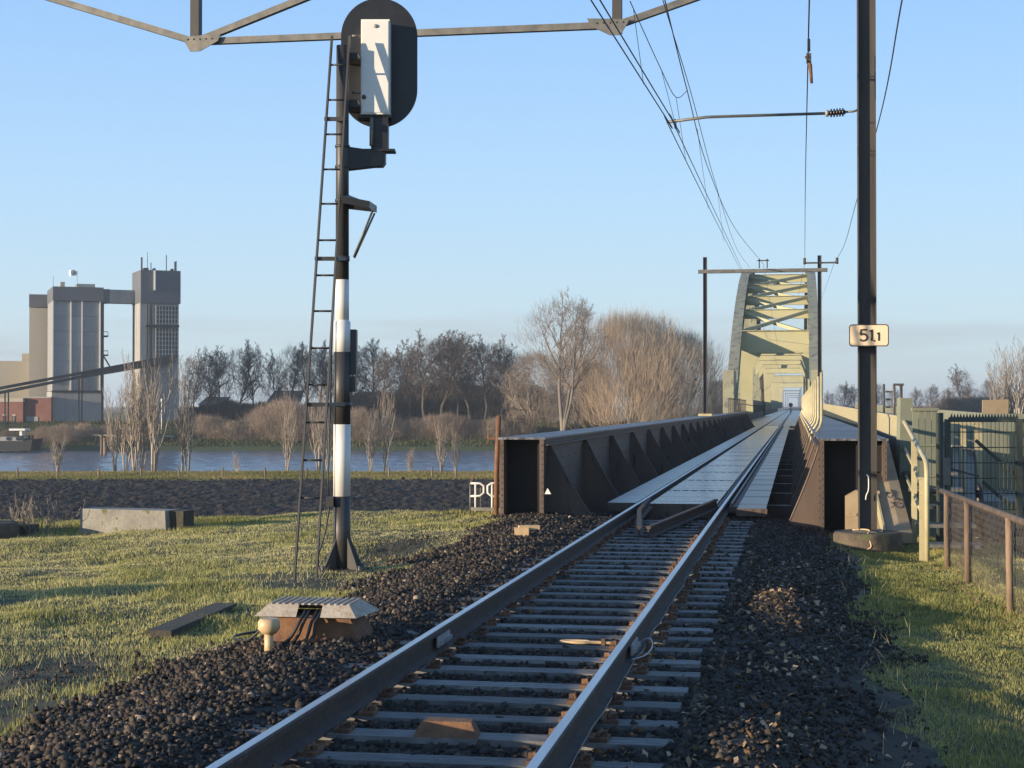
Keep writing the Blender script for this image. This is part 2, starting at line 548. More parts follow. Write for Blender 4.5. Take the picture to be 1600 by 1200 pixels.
m, nt_, b = new_mat('river water')
b.inputs['Base Color'].default_value = (0.13, 0.15, 0.18, 1)
b.inputs['Roughness'].default_value = 0.2
b.inputs['IOR'].default_value = 1.33
_tc = N(nt_, 'ShaderNodeTexCoord')
_mp = N(nt_, 'ShaderNodeMapping')
_mp.inputs['Scale'].default_value = (.35, 1.1, 1)
_nz = N(nt_, 'ShaderNodeTexNoise')
_nz.inputs['Scale'].default_value = 1.2
_nz.inputs['Detail'].default_value = 4
_bp = N(nt_, 'ShaderNodeBump')
_bp.inputs['Strength'].default_value = 0.5
_bp.inputs['Distance'].default_value = 0.2
nt_.links.new(_tc.outputs['Object'], _mp.inputs[0])
nt_.links.new(_mp.outputs[0], _nz.inputs['Vector'])
nt_.links.new(_nz.outputs[0], _bp.inputs['Height'])
nt_.links.new(_bp.outputs[0], b.inputs['Normal'])
M['water'] = m
_xw = np.concatenate([[-3000, -600, -140], np.linspace(-108, 24, 220), [60, 300, 3000]])
_zw = np.linspace(168, 291, 230)
Xg, Zg = np.meshgrid(_xw, _zw)
H = -6.15 + np.where(np.abs(Xg + 42) < 68, .16 * (vnoise(Xg, Zg, .55, 61) - .5) + .13 * (vnoise(Xg, Zg, 1.1, 62) - .5) + .045 * (vnoise(Xg, Zg, 2.2, 63) - .5), 0)
V = np.stack([CAM.x + ca * Xg - sa * Zg, CAM.y + sa * Xg + ca * Zg, H], 2).reshape(-1, 3)
i = (np.arange(len(_zw) - 1)[:, None] * len(_xw) + np.arange(len(_xw) - 1)[None]).ravel()
kind(link('river', np_mesh('river', V, np.stack([i, i + 1, i + len(_xw) + 1, i + len(_xw)], 1), M['water'], smooth=True)), 'structure')

# ------------------------------------------------------------------ ballast, grass (uncountable: one object each)
CUB = np.array([(x, y, z) for x in (-1, 1) for y in (-1, 1) for z in (-1, 1)]) * .72
CUF = np.array([(0, 1, 3), (0, 3, 2), (4, 6, 7), (4, 7, 5), (0, 4, 5), (0, 5, 1), (2, 3, 7), (2, 7, 6), (0, 2, 6), (0, 6, 4), (1, 5, 7), (1, 7, 3)])

def stones(name, P, R, tone, material):
    n = len(P)
    q = RNG.normal(size=(n, 4))
    q /= np.linalg.norm(q, axis=1, keepdims=True)
    a, b_, c, d = q.T
    Rm = np.stack([1 - 2 * (c * c + d * d), 2 * (b_ * c - a * d), 2 * (b_ * d + a * c), 2 * (b_ * c + a * d), 1 - 2 * (b_ * b_ + d * d), 2 * (c * d - a * b_), 2 * (b_ * d - a * c), 2 * (c * d + a * b_), 1 - 2 * (b_ * b_ + c * c)], 1).reshape(n, 3, 3)
    sh = RNG.uniform(.45, 1.45, (n, 1, 3))
    vv = CUB[None] * RNG.uniform(.55, 1.2, (n, 8, 3)) * sh
    vv = np.einsum('nij,nkj->nki', Rm, vv) * R[:, None, None]
    V = (vv + P[:, None]).reshape(-1, 3)
    T = (CUF[None] + (np.arange(n) * 8)[:, None, None]).reshape(-1, 3)
    return kind(link(name, np_mesh(name, V, T, material, attr=np.repeat(tone, 8))), 'stuff')

M['stone'] = tone_mat('ballast stone', [(0.0, (0.016, 0.014, 0.012)), (0.45, (0.052, 0.040, 0.030)), (0.8, (0.130, 0.096, 0.066)), (1.0, (0.29, 0.225, 0.16))], rough=0.85, grain=60)
SL0, SLN, SLP = 5.7, 37, 0.6
def ballast_points():
    out = []
    for (y0, y1, den) in ((5.5, 12, 950), (12, 18, 700), (18, 29.2, 460)):
        n = int((y1 - y0) * 6.95 * den)
        x = RNG.uniform(-3.75, 3.2, n)
        y = RNG.uniform(y0, y1, n)
        keep = np.ones(n, bool)
        # ragged outer edges
        e = .9 * (vnoise(x, y, .8, 9) - .5) + .5 * (vnoise(x, y, 3, 10) - .5)
        keep &= (x > -2.95 + e) | (RNG.random(n) < .03)
        keep &= (x < 2.66 + .8 * e) | ((RNG.random(n) < .10) & (x < 2.9))
        # thin, earthy shoulder on the right
        keep &= ~((x > 1.4) & (RNG.random(n) < .25))
        # clear of sleepers
        ph = (y - SL0 + .14) % SLP
        keep &= ~((np.abs(x) < 1.33) & (ph < .245) & (RNG.random(n) < np.where(x < -1.0, .22, np.where(x > 1.0, .93, .975))))
        keep &= ~((np.abs(np.abs(x) - .7535) < .11))
        out.append(np.stack([x[keep], y[keep]], 1))
    return np.concatenate(out)
BP = ballast_points()
n = len(BP)
R_ = (.013 + .024 * RNG.random(n) ** 1.9) * np.where(BP[:, 1] > 18, 1.15, 1.0)
R_[BP[:, 0] > 1.4] *= .70
R_[BP[:, 0] < -1.2] *= .88
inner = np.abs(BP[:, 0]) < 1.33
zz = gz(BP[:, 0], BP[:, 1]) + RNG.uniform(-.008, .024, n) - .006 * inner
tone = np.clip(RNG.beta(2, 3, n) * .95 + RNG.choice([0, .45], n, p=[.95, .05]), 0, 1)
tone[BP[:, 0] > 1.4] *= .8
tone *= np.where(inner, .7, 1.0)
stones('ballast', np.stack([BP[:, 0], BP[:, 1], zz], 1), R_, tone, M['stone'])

# stones coloured orange as sunlight under the rails, in the cribs beside them
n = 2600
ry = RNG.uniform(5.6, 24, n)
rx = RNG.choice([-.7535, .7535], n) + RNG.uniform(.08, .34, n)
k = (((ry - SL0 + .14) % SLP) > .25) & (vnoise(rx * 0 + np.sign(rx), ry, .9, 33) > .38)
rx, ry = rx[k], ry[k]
M['sunpatch_stone'] = tone_mat('sun patch orange stone', [(0, (0.09, 0.045, 0.02)), (1, (0.30, 0.14, 0.045))], rough=.9, grain=50)
stones('sunpatch_ballast', np.stack([rx, ry, gz(rx, ry) + RNG.uniform(.0, .02, len(rx))], 1), RNG.uniform(.012, .026, len(rx)), RNG.random(len(rx)), M['sunpatch_stone'])

M['grass'] = tone_mat('grass blades', [(0.0, (0.13, 0.135, 0.038)), (0.35, (0.32, 0.31, 0.092)), (0.62, (0.54, 0.49, 0.20)), (1.0, (0.70, 0.60, 0.34))], rough=0.6, translucent=0.35)
def blades(name, x, y, h, wd, tone, material, lean=.6):
    n = len(x)
    z = gz(x, y) - .006
    t = RNG.uniform(0, 2 * np.pi, n)
    la = RNG.uniform(0, 2 * np.pi, n)
    dx, dy = np.cos(t) * wd / 2, np.sin(t) * wd / 2
    lx, ly = np.cos(la) * h * lean * RNG.random(n), np.sin(la) * h * lean * RNG.random(n)
    V = np.empty((n, 3, 3))
    V[:, 0] = np.stack([x - dx, y - dy, z], 1)
    V[:, 1] = np.stack([x + dx, y + dy, z], 1)
    V[:, 2] = np.stack([x + lx, y + ly, z + h], 1)
    return kind(link(name, np_mesh(name, V.reshape(-1, 3), np.arange(n * 3).reshape(n, 3), material, attr=np.repeat(tone, 3))), 'stuff')

def grass_pts(n, x0, x1, y0, y1):
    x, y = RNG.uniform(x0, x1, n), RNG.uniform(y0, y1, n)
    d = .55 * vnoise(x, y, .45, 12) + .45 * vnoise(x, y, 1.6, 13)
    return x, y, d
gx, gy, gd = grass_pts(540000, -15.5, -2.6, 8, 29.2)
e = .9 * (vnoise(gx, gy, .8, 9) - .5) + .5 * (vnoise(gx, gy, 3, 10) - .5)
vis = (gx > 2 - gy * .66 - .8)
bare = (vnoise(gx, gy, .33, 14) * .6 + vnoise(gx, gy, 1.1, 15) * .4)
gravel = np.exp(-((gx + 4.0) / .7) ** 2 - ((gy - 12.2) / 1.5) ** 2) + np.exp(-((gx + 3.6) / .55) ** 2 - ((gy - 22.8) / 1.6) ** 2)
k = vis & (gx < -2.85 + e) & (RNG.random(len(gx)) < np.clip((bare - .22) * 4, .10, 1)) & (RNG.random(len(gx)) > gravel * 1.3)
gx, gy, gd = gx[k], gy[k], gd[k]
hh = (.016 + .075 * gd ** 1.8) * RNG.uniform(.4, 1.4, len(gx))
tt = np.clip(.84 - .62 * gd + .35 * (vnoise(gx, gy, .8, 44) - .5) + RNG.normal(0, .17, len(gx)), 0, 1)
def FENCE_X(y):
    return 4.10 + (24.2 - y) * .045
x2, y2, d2 = grass_pts(220000, 2.5, 5.2, 7.5, 27)
k = (x2 > 2.62 + .6 * (vnoise(x2, y2, 1.2, 16) - .5)) & (x2 < 2 + y2 * .165 + 1.2)
x2, y2, d2 = x2[k], y2[k], d2[k]
h2 = (.02 + .05 * d2 ** 1.5) * RNG.uniform(.5, 1.3, len(x2)) * (1 + 2.2 * np.exp(-((x2 - FENCE_X(y2)) / .22) ** 2))
t2 = np.clip(.55 - .45 * d2 + np.clip((x2 - 3.7) * .35, 0, .4) + RNG.normal(0, .15, len(x2)), 0, 1)
# scattered long dead stems among the turf
n = 6500
sx_, sy_ = RNG.uniform(-15, -3.2, n), RNG.uniform(9, 29, n)
k = (vnoise(sx_, sy_, .5, 51) > .52)
sx_, sy_ = sx_[k], sy_[k]
n = len(sx_)
sx_, sy_ = np.r_[sx_, RNG.normal(2.75, .15, 160)], np.r_[sy_, RNG.uniform(8, 24, 160)]
blades('dead_stems', sx_, sy_, RNG.uniform(.06, .17, len(sx_)), np.full(len(sx_), .006), RNG.uniform(.75, 1, len(sx_)), M['grass'], lean=1.2)
blades('grass', np.r_[gx, x2], np.r_[gy, y2], np.r_[hh, h2], np.where(np.r_[gy, y2] < 14, .007, .011), np.r_[tt, t2], M['grass'])

# gravel flecks on the worn patches of the left verge
n = 3400
px_, py_ = np.r_[RNG.normal(-4.0, .7, n // 2), RNG.normal(-3.7, .5, n // 2)], np.r_[RNG.normal(12.2, 1.4, n // 2), RNG.normal(22.8, 1.4, n // 2)]
stones('gravel', np.stack([px_, py_, gz(px_, py_) + .002], 1), RNG.uniform(.006, .014, n), RNG.random(n) * .8, M['stone'])

# dead leaves on the right shoulder
n = 2300
lx = RNG.normal(1.85, .40, n)
ly = RNG.choice([9.1, 15.8, 15.8, 12.5, 19.5], n) + RNG.normal(0, 1.1, n)
ly[1500:] = RNG.uniform(13, 23.5, 800)
lx[1500:] = FENCE_X(ly[1500:]) + RNG.normal(-.1, .22, 800)
M['leaf'] = tone_mat('dead leaves', [(0, (0.11, 0.065, 0.035)), (.6, (0.25, 0.16, 0.085)), (1, (0.42, 0.31, 0.19))], rough=.8)
la = RNG.uniform(0, 2 * np.pi, n)
sz = RNG.uniform(.012, .034, n)
u = np.stack([np.cos(la), np.sin(la), RNG.normal(0, .5, n)], 1) * sz[:, None]
v = np.stack([-np.sin(la), np.cos(la), RNG.normal(0, .5, n)], 1) * (sz * .6)[:, None]
c0 = np.stack([lx, ly, gz(lx, ly) + np.where(lx > 3, .035, .022) + RNG.uniform(0, .012, n)], 1)
V = np.stack([c0 - u, c0 + v + [0, 0, .006], c0 + u, c0 - v + [0, 0, .004]], 1).reshape(-1, 3)
kind(link('leaf_litter', np_mesh('leaf_litter', V, np.arange(n * 4).reshape(n, 4), M['leaf'], attr=np.repeat(RNG.random(n), 4))), 'stuff')

# ------------------------------------------------------------------ railway track
RAILX = 0.7535
def rail_profile(cx):
    h = [(-.07, -.172), (.07, -.172), (.07, -.161), (.012, -.140), (.009, -.055), (.036, -.040), (.036, -.008), (.028, 0), (-.028, 0), (-.036, -.008), (-.036, -.040), (-.009, -.055), (-.012, -.140), (-.07, -.161)]
    return [(cx + a, b) for a, b in h]
track = thing('railway_track', 'single railway track with grey sleepers running onto the steel bridge', 'railway track', (0, 16, -.3))
def tb(o):
    """keep world coordinates under the track root"""
    o.location = (0, -16, .3)
    return o
BR0, BR1 = 29.6, 640.0
for sgn in (-1, 1):
    cx = sgn * RAILX
    rail = tb(MB().prism([(a, -8, b) for a, b in rail_profile(cx)], (0, BR1 + 8, 0)).build('rail', M['railside'], track))
    MB().span(cx - .027, cx + .027, -8, BR1, -.001, .0025).build('running_surface', M['railtop'], rail)
sl = MB()
for a, b in ((-.12, .12),):
    P = [(-1.3, -.108, -.30), (-1.3, .108, -.30), (-1.3, .100, -.176), (-1.3, -.100, -.176)]
    sl.prism(P, (2.6, 0, 0))
sl_me = sl.mesh('sleeper', M['sleeper'])
cl = MB()
cl.box((0, 0, .012), (.10, .15, .024))
cl.tube([(-.01, -.05, .02), (.0, -.035, .055), (.015, 0, .045), (0, .035, .055), (-.01, .05, .02)], .012, 6)
cl.box((.03, 0, .03), (.03, .03, .05))
cl_me = cl.mesh('rail_clip', M['clip'])
pl = MB()
pl.box((0, 0, 0), (.04, .11, .006)); pl_me = pl.mesh('end_plate', M['railside'])
for k in range(SLN):
    y = SL0 + k * SLP
    s = link('sleeper', sl_me, track, (random.uniform(-.03, .03), y - 16, .3 + random.uniform(-.008, .004)))
    s.rotation_euler = (0, 0, random.uniform(-.006, .006))
    for rx in (-RAILX, RAILX):
        for o in (-1, 1):
            c = link('rail_clip', cl_me, s, (rx + o * .125, random.uniform(-.01, .01), -.176))
            c.rotation_euler = (0, 0, (0 if o > 0 else math.pi) + random.uniform(-.15, .15))
# insulated joint plates, bond cables along the right rail, rail joint bond
for px, py, cx in ((690, 988, -RAILX), (992, 1000, RAILX)):
    p = on_z(px, py, -.04)
    mb = MB().span(cx + .037, cx + .052, p.y - .22, p.y + .22, -.125, -.045)
    for k in range(4):
        mb.span(cx + .052, cx + .075, p.y - .17 + k * .11, p.y - .14 + k * .11, -.11, -.075)
    tb(mb.build('joint_plate', M['silvercable'], track))
pts = [(RAILX + .082 + .006 * math.sin(y * 3.1) + .004 * math.sin(y * 7.7), y, -.142 + .006 * math.sin(y * 4.3)) for y in np.arange(5, 27, .25)]
tag(MB().tube(pts, .0055, 5).build('bond_cable', M['galv']), 'thin silver cable lying along the outer foot of one rail', 'cable')
jy = on_z(992, 1000, -.04).y
tag(MB().tube(smooth([(RAILX + .06, jy + .25, -.09), (RAILX + .14, jy + .2, -.05), (RAILX + .18, jy, -.08), (RAILX + .15, jy - .25, -.11), (RAILX + .06, jy - .4, -.125)], 6), .006, 6).build('joint_cable', M['silvercable']), 'short pale cable looping out from the rail joint', 'cable')
# rusty wedge shaped cover on a sleeper, tan cable grip by the right rail
p = on_z(702, 1145, -.17)
y0 = round((p.y - SL0) / SLP) * SLP + SL0
wm = MB()
wm.add([(-.19, -.1, 0), (.19, -.1, 0), (.17, .1, 0), (-.17, .1, 0), (-.15, -.04, .085), (.14, -.04, .085), (.13, .085, .085), (-.14, .085, .085)],
       [(3, 2, 1, 0), (4, 5, 6, 7), (0, 1, 5, 4), (1, 2, 6, 5), (2, 3, 7, 6), (3, 0, 4, 7)])
tag(wm.build('rusty_cover', M['rust'], None, (p.x, y0, -.174)), 'rusty wedge shaped steel cover sitting on a sleeper', 'cover')
p = on_z(915, 1000, -.15)
y0 = round((p.y - SL0) / SLP) * SLP + SL0
g = thing('cable_grip', 'tan looped cable tail tied down beside the rail', 'cable', (p.x, y0, -.17))
ring = [(.12 * math.cos(t) - .06, .045 * math.sin(t), .03) for t in np.linspace(.25, 2 * math.pi - .25, 14)]
MB().tube(ring + [(.18, -.01, .03), (.30, 0, .025)], .014, 6).build('cable_loop', M['marker'], g)
MB().box((.16, 0, .035), (.03, .06, .05)).build('clamp', M['clip'], g)

# V shaped guard rails in front of the bridge deck
gr = thing('guard_rails', 'pair of steel guard rails meeting in a V before the bridge deck', 'guard rail', (-.15, 24, -.17))
def guard(a, b):
    a, b = Vector(a), Vector(b)
    d = (b - a).normalized()
    x = d.cross(Vector((0, 0, 1)))
    prof = [(-.065, 0), (.065, 0), (.065, .012), (.01, .03), (.01, .12), (.035, .135), (.035, .165), (-.035, .165), (-.035, .135), (-.01, .12), (-.01, .03), (-.065, .012)]
    return MB().prism([a + x * u + Vector((0, 0, v)) for u, v in prof], b - a)
o0 = Vector((-.15, 24, -.17))
guard(Vector((-.60, 29.5, -.10)) - o0, Vector((-.56, 27.2, -.15)) - o0).build('guard_rail', M['railside'], gr)
guard(Vector((-.56, 27.15, -.15)) - o0, Vector((-.24, 23.75, -.175)) - o0).build('guard_rail', M['railside'], gr)
guard(Vector((.60, 29.5, -.10)) - o0, Vector((-.10, 23.65, -.175)) - o0).build('guard_rail', M['railside'], gr)

# ------------------------------------------------------------------ approach bridge: plate girders and deck
G0, G1, PITCH = 27.2, 146.6, 4.8
br = thing('girder_bridge', 'brown riveted plate girder bridge carrying the track with plated deck', 'bridge', (0, 29, -.6))
def bb(o):
    o.location = (0, -29, .6)
    return o
def girder(x_in, x_out, sgn):
    """sgn +1: inner face looks to +x (the left girder)"""
    lo, hi = -1.1, 1.16
    t = .03
    bb(MB().span(x_in - sgn * t, x_in, G0, G1, lo, hi).build('girder_web', M['girder'], br))
    bb(MB().span(x_out, x_out + sgn * t, G0, G1, lo, hi).build('girder_web', M['girder'], br))
    mb = MB().span(x_in + sgn * .10, x_in, G0, G1, hi - .10, hi - .075).span(x_in + sgn * .002, x_in + sgn * .016, G0, G1, hi - .2, hi - .1)
    bb(mb.build('top_angle', M['girder'], br))
    bb(MB().span(x_in - sgn * .031, x_out + sgn * .031, G0 + .34, G0 + .37, lo, hi - .002).build('end_shade_plate', M['shade_black'], br))
    # end flange angles of both webs, with rivets
    for xx in (x_in, x_out):
        e = bb(MB().span(xx - .035, xx + .035, G0 - .03, G0 - .002, lo, hi).build('end_flange', M['girder'], br))
        mb = MB()
        for z in np.arange(-.3, 1.1, .105):
            mb.dome((xx, G0 - .03, z), .016, (0, -1, 0))
        mb.build('rivets', M['girder'], e)['kind'] = 'stuff'
    xa, xb = min(x_in, x_out) - .06, max(x_in, x_out) + .06
    # walkway plates on the top
    y = G0 - .04
    while y < G1 - .2:
        L = min(2.4, G1 - y)
        bb(MB().span(xa, xb, y, y + L - .02, hi + .002, hi + .035).build('walkway_plate', M['grating'], br))
        y += L
    # triangular brackets to the floor
    k = 0
    while G0 + (.5 if sgn > 0 else .15) + k * PITCH < G1 - 1:
        y = G0 + (.5 if sgn > 0 else .15) + k * PITCH
        bw_ = 1.0 if sgn > 0 else .66
        prof = [(x_in, -.9)] + [(x_in + sgn * u_ * bw_, v_) for u_, v_ in ((.78, -.9), (.78, -.16), (.56, .18), (.33, .56), (.16, .88), (.07, 1.06))] + [(x_in, 1.06)]
        br_ = bb(MB().prism([(a, y, b) for a, b in prof], (0, .016, 0)).build('bracket', M['girder'], br))
        if k < 8:
            ed = [Vector((a, y + .008, b)) for a, b in prof[2:7]]
            mb = MB()
            for a, b in zip(ed[:-1], ed[1:]):
                mb.tube([a, b], .018, 4, False, False)
            mb.build('bracket_edge', M['girder'], br_)
            mb = MB()
            for z in np.arange(-.1, 1.0, .12):
                mb.dome((x_in + sgn * .05, y - .001, z), .016, (0, -1, 0))
                mb.dome((x_in + sgn * .002, y + .35, z), .018, (sgn, 0, 0))
            for q in range(1, 5):
                for z in np.arange(.2, 1.0, .2):
                    mb.dome((x_in + sgn * .002, y + .35 + q * .85, z), .018, (sgn, 0, 0))
            mb.build('rivets', M['girder'], br_)['kind'] = 'stuff'
        k += 1
    # splice plates
    for y in (G0 + 15.2, G0 + 36, G0 + 66):
        bb(MB().span(x_in, x_in + sgn * .02, y, y + .35, -.2, 1.05).build('splice_plate', M['girder'], br))
girder(-2.2, -2.88, 1)
girder(2.42, 3.42, -1)
# deck
def plate(x0, x1, y0, y1, z, m, nm, th=.03):
    return bb(MB().span(x0, x1, y0, y1, z - th, z).build(nm, M[m], br))
y = BR0
k = 0
while y < 146:
    L = 4.8
    if y < 70:
        for q in range(6):
            plate(-.60, .60, y + q * .74, y + q * .74 + .73, -.035 + .002 * (q % 2), 'frost', 'deck_plate')
    else:
        plate(-.60, .60, y, y + L - .36, -.035, 'frost', 'deck_plate')
    if k < 12:
        for q in range(7):
            bb(MB().span(-.56 + q * .18, -.50 + q * .18, y + L - .34, y + L - .12, -.07, -.036).build('joint_tooth', M['plank'], br))
    y += L
    k += 1
y = BR0 - .1
while y < 146:
    L = 2.4 if y < 75 else 6.0
    plate(-1.36, -.84, y, y + L - .015, -.02, 'plank', 'side_plate', .025)
    y += L
y = BR0 - 1.4
k = 0
while y < 146:
    L = 1.2 if y < 60 else 4.8
    o = plate(1.02, 1.5, y, y + L - .012, -.02 + .006 * (k % 2), 'plank', 'side_plate', .025)
    if y < 40:
        mb = MB()
        for q in range(11):
            mb.span(1.05 + q * .04, 1.062 + q * .04, y + .03, y + L - .04, -.02 + .006 * (k % 2), -.012 + .006 * (k % 2))
        mb.build('tread_ribs', M['plank'], o)
    y += L
    k += 1
bb(MB().span(-1.36, -.84, BR0 - .12, BR0 - .1, -.17, -.018).build('deck_edge', M['girder'], br))
bb(MB().span(-.62, .62, BR0 - .02, BR0 - .001, -.30, -.034).build('deck_edge', M['girder'], br))
bb(MB().span(1.0, 1.52, BR0 - 1.42, BR0 - 1.402, -.15, -.02).build('deck_edge', M['girder'], br))
for x0, x1 in ((-.93, -.84), (-.66, -.61), (.61, .66), (.84, 1.0)):
    bb(MB().span(x0, x1, BR0 - .3, 146, -.17, -.06).build('rail_bearer', M['girder'], br))
bb(MB().span(.86, .90, BR0 - .3, 146, -.06, .005).build('cable_duct', M['galv'], br))
bb(MB().span(-2.2, 2.42, 28.9, 146, -1.0, -.92).build('floor', M['girder'], br))
for y in np.arange(29.3, 146, 4.8):
    bb(MB().span(-2.19, 2.41, y, y + .3, -.92, -.32).build('cross_girder', M['girder'], br))
# bent stanchions on the right girder, short ones on the left girder near the arch
st = MB()
st.tube([(0, 0, -.75), (0, 0, -.02), (.03, 0, .10), (.13, 0, .26), (.16, 0, .38), (.16, 0, 1.36)], .032, 6)
st_me = st.mesh('stanchion', M['cream'])
for k in range(23):
    y = 34.0 + k * PITCH
    link('stanchion', st_me, br, (2.36, y - 29, 1.05 + .6))
s2 = MB().span(-.03, .03, -.03, .03, 0, 1.05).mesh('stanchion', M['polesteel'])
for k in range(14):
    link('stanchion', s2, br, (-2.3, 108 + k * 2.8 - 29, 1.2 + .6))
bb(MB().tube([(-2.3, 108, 2.2), (-2.3, 146, 2.2)], .03, 6).build('handrail', M['polesteel'], br))
for y in (28.9, 58, 88, 118, 146):
    h = 6.5
    bb(MB().span(-3.6, 4.0, y - .6 + (.8 if y < 30 else 0), y + .9, -8.0, -1.12).build('pier', M['concrete'], br))

# ------------------------------------------------------------------ arch bridge
A0, AS, RISE = 147.0, 143.0, 18.5
ab = thing('arch_bridge', 'cream yellow steel arch bridge with portal frames over the river', 'bridge', (0, A0, 0))
def az(o):
    o.location = (0, -A0, 0)
    return o
def arch_z(y):
    t = (y - A0) / AS
    return 4 * RISE * t * (1 - t)
ysamp = np.linspace(A0, A0 + AS, 41)
for sgn in (-1, 1):
    x0, x1 = sgn * 3.45, sgn * 4.15
    vs_, fs = [], []
    for y in ysamp:
        z = arch_z(y)
        for (xx, zz_) in ((x0, z - .75), (x1, z - .75), (x1, z + .75), (x0, z + .75)):
            vs_.append((xx, y, zz_))
    nn = len(ysamp)
    fs = [(i * 4 + a, i * 4 + (a + 1) % 4, (i + 1) * 4 + (a + 1) % 4, (i + 1) * 4 + a) for i in range(nn - 1) for a in range(4)]
    fs += [(3, 2, 1, 0), tuple((nn - 1) * 4 + a for a in range(4))]
    arch = az(MB().add(vs_, fs).build('arch_chord', M['arch'], ab))
    for zo in (-.78, .78):                      # proud flanges
        f = MB()
        for i in range(nn - 1):
            f.beam((sgn * 3.8, ysamp[i], arch_z(ysamp[i]) + zo), (sgn * 3.8, ysamp[i + 1], arch_z(ysamp[i + 1]) + zo), 1.0, .06)
        f.build('flange', M['arch'], arch)
    f = MB()
    for i in range(0, nn - 1):
        for q in (0, .5):
            y = ysamp[i] + q * (ysamp[1] - ysamp[0])
            z = arch_z(y)
            f.box((sgn * 4.21, y, z), (.12, .16, 1.45))
    f.build('rib_plates', M['arch'], arch)['kind'] = 'stuff'
    # hangers, tie girder
    for y in np.arange(A0 + 12, A0 + AS - 6, 8.0):
        z = arch_z(y)
        if z > 3:
            az(MB().span(sgn * 3.72, sgn * 4.05, y - .2, y + .2, 0.8, z - .74).build('hanger', M['arch'], ab))
    az(MB().span(sgn * 3.5, sgn * 4.3, A0 - .3, A0 + 24, -1.4, 1.3).build('tie_girder', M['girder'], ab))
    az(MB().span(sgn * 3.5, sgn * 4.3, A0 + 24.01, A0 + AS, -1.4, 2.5).build('tie_girder', M['girder'], ab))
    # end post
    az(MB().span(sgn * 3.40, sgn * 4.36, A0 - .6, A0 + 5.5, -1.4, 4.9).build('end_post', M['arch'], ab))
# top struts with cross bracing
strut_y = [A0 + 20, A0 + 27, A0 + 33, A0 + 40, A0 + 50]
for k, y in enumerate(strut_y):
    z = arch_z(y)
    if k:
        az(MB().span(-3.46, 3.46, y, y + .5, z - .45, z + .45).build('top_strut', M['yellow'], ab))
        az(MB().span(-3.46, 3.46, y - .2, y + .7, z + .46, z + .52).build('strut_flange', M['arch'], ab))
    if k < len(strut_y) - 1:
        y2_, z2_ = strut_y[k + 1], arch_z(strut_y[k + 1])
        for s in (-1, 1):
            az(MB().beam((-3.4 * s, y + .3 + .05 * s, z + .2 + .12 * s), (3.4 * s, y2_ - .1, z2_ + .2 + .12 * s), .42, .34).build('cross_brace', M['yellow'], ab))
# portal frames
def portal(y, zt, zb, xl, xr, xo, dep=.5, posts=True):
    for s, xi in ((-1, xl), (1, xr)):
        hn = .85 if s < 0 else .5
        if posts:
            prof = [(s * xo, .9), (s * xi, .9), (s * xi, zb - 1.5), (s * (xi - hn), zb), (s * (xi - hn), zb + .05), (s * xo, zb + .05)]
        else:
            prof = [(s * xo, zb - 1.3), (s * (xo - .12), zb - 1.3), (s * (xi - hn), zb), (s * (xi - hn), zb + .05), (s * xo, zb + .05)]
        post = az(MB().prism([(a, y, b) for a, b in prof], (0, dep, 0)).build('portal_post' if posts else 'haunch', M['yellow'], ab))
        if posts:
            MB().beam((s * (xi - .03), y - .06, .9), (s * (xi - .03), y - .06, zb - 1.5), .06, .16).build('edge_angle', M['arch'], post)
    beam = az(MB().span(-xo, xo, y - .002, y + dep, zb + .051, zt).build('portal_beam', M['yellow'], ab))
    MB().span(-xo, xo, y - .25, y + dep + .2, zt + .001, zt + .10).build('beam_flange', M['arch'], beam)
    MB().span(-xo + .9, xo - .9, y - .12, y - .003, zb + .06, zb + .14).build('beam_flange', M['arch'], beam)
portal(166, 9.2, 6.9, 2.25, 3.0, 3.46)
for y in (186, 206, 228, 250):
    portal(y, 9.0, 7.3, 3.2, 3.3, 3.44, .5, False)
portal(289, 9.0, 7.3, 2.3, 3.7, 4.1)
portal(425, 9.4, 7.6, 2.45, 4.6, 5.1)
portal(590, 9.8, 8.2, 2.6, 5.2, 5.7)
# deck of the arch and of the spans behind it
az(MB().span(-.62, .62, 146.7, 640, -.10, -.035).build('deck_plate', M['plank'], ab))
az(MB().span(-3.5, -.86, 146.7, 640, -.12, -.06).build('deck_plate', M['plank'], ab))
az(MB().span(.86, 3.5, 146.7, 640, -.12, -.06).build('deck_plate', M['plank'], ab))
for s in (-1, 1):
    for a, b in ((290.2, 424.8), (425.6, 589.8)):
        az(MB().span(s * 4.2 if s < 0 else 5.2, s * 4.6 if s < 0 else 5.6, a, b, -1.5, 3.2).build('side_girder', M['girder'], ab))
    az(MB().tube([(s * 3.2, 147.2, 1.9), (s * 3.2, 289, 1.9)], .05, 6).build('handrail', M['polesteel'], ab))
    for y in np.arange(148, 289, 4):
        az(MB().span(s * 3.17, s * 3.23, y - .04, y + .04, .9, 1.9).build('stanchion', M['polesteel'], ab))
for y in (146.2, 291, 425, 590):
    az(MB().span(-4.8, 5.8, y - 1, y + 2.2, -9, -1.55).build('pier', M['concrete'], ab))
mb = MB().span(-3.5, 3.5, 640.5, 3000, -3.2, -.2)
kind(mb.build('far_railway_embankment', M['ballast_bed']), 'structure')
# a red disc sign on a post by the far end of the bridge
rs = thing('disc_signal', 'small red disc signal on a grey post far down the track', 'signal', (.9, 380, -.03))
MB().tube([(0, 0, 0), (0, 0, 1.6)], .10, 6).build('post', M['galv'], rs)
M['red'] = mat('red enamel', (0.40, 0.02, 0.02), rough=0.5)
MB().tube([(0, -.03, 1.95), (0, .03, 1.95)], .50, 14, smooth=False).build('disc', M['red'], rs)

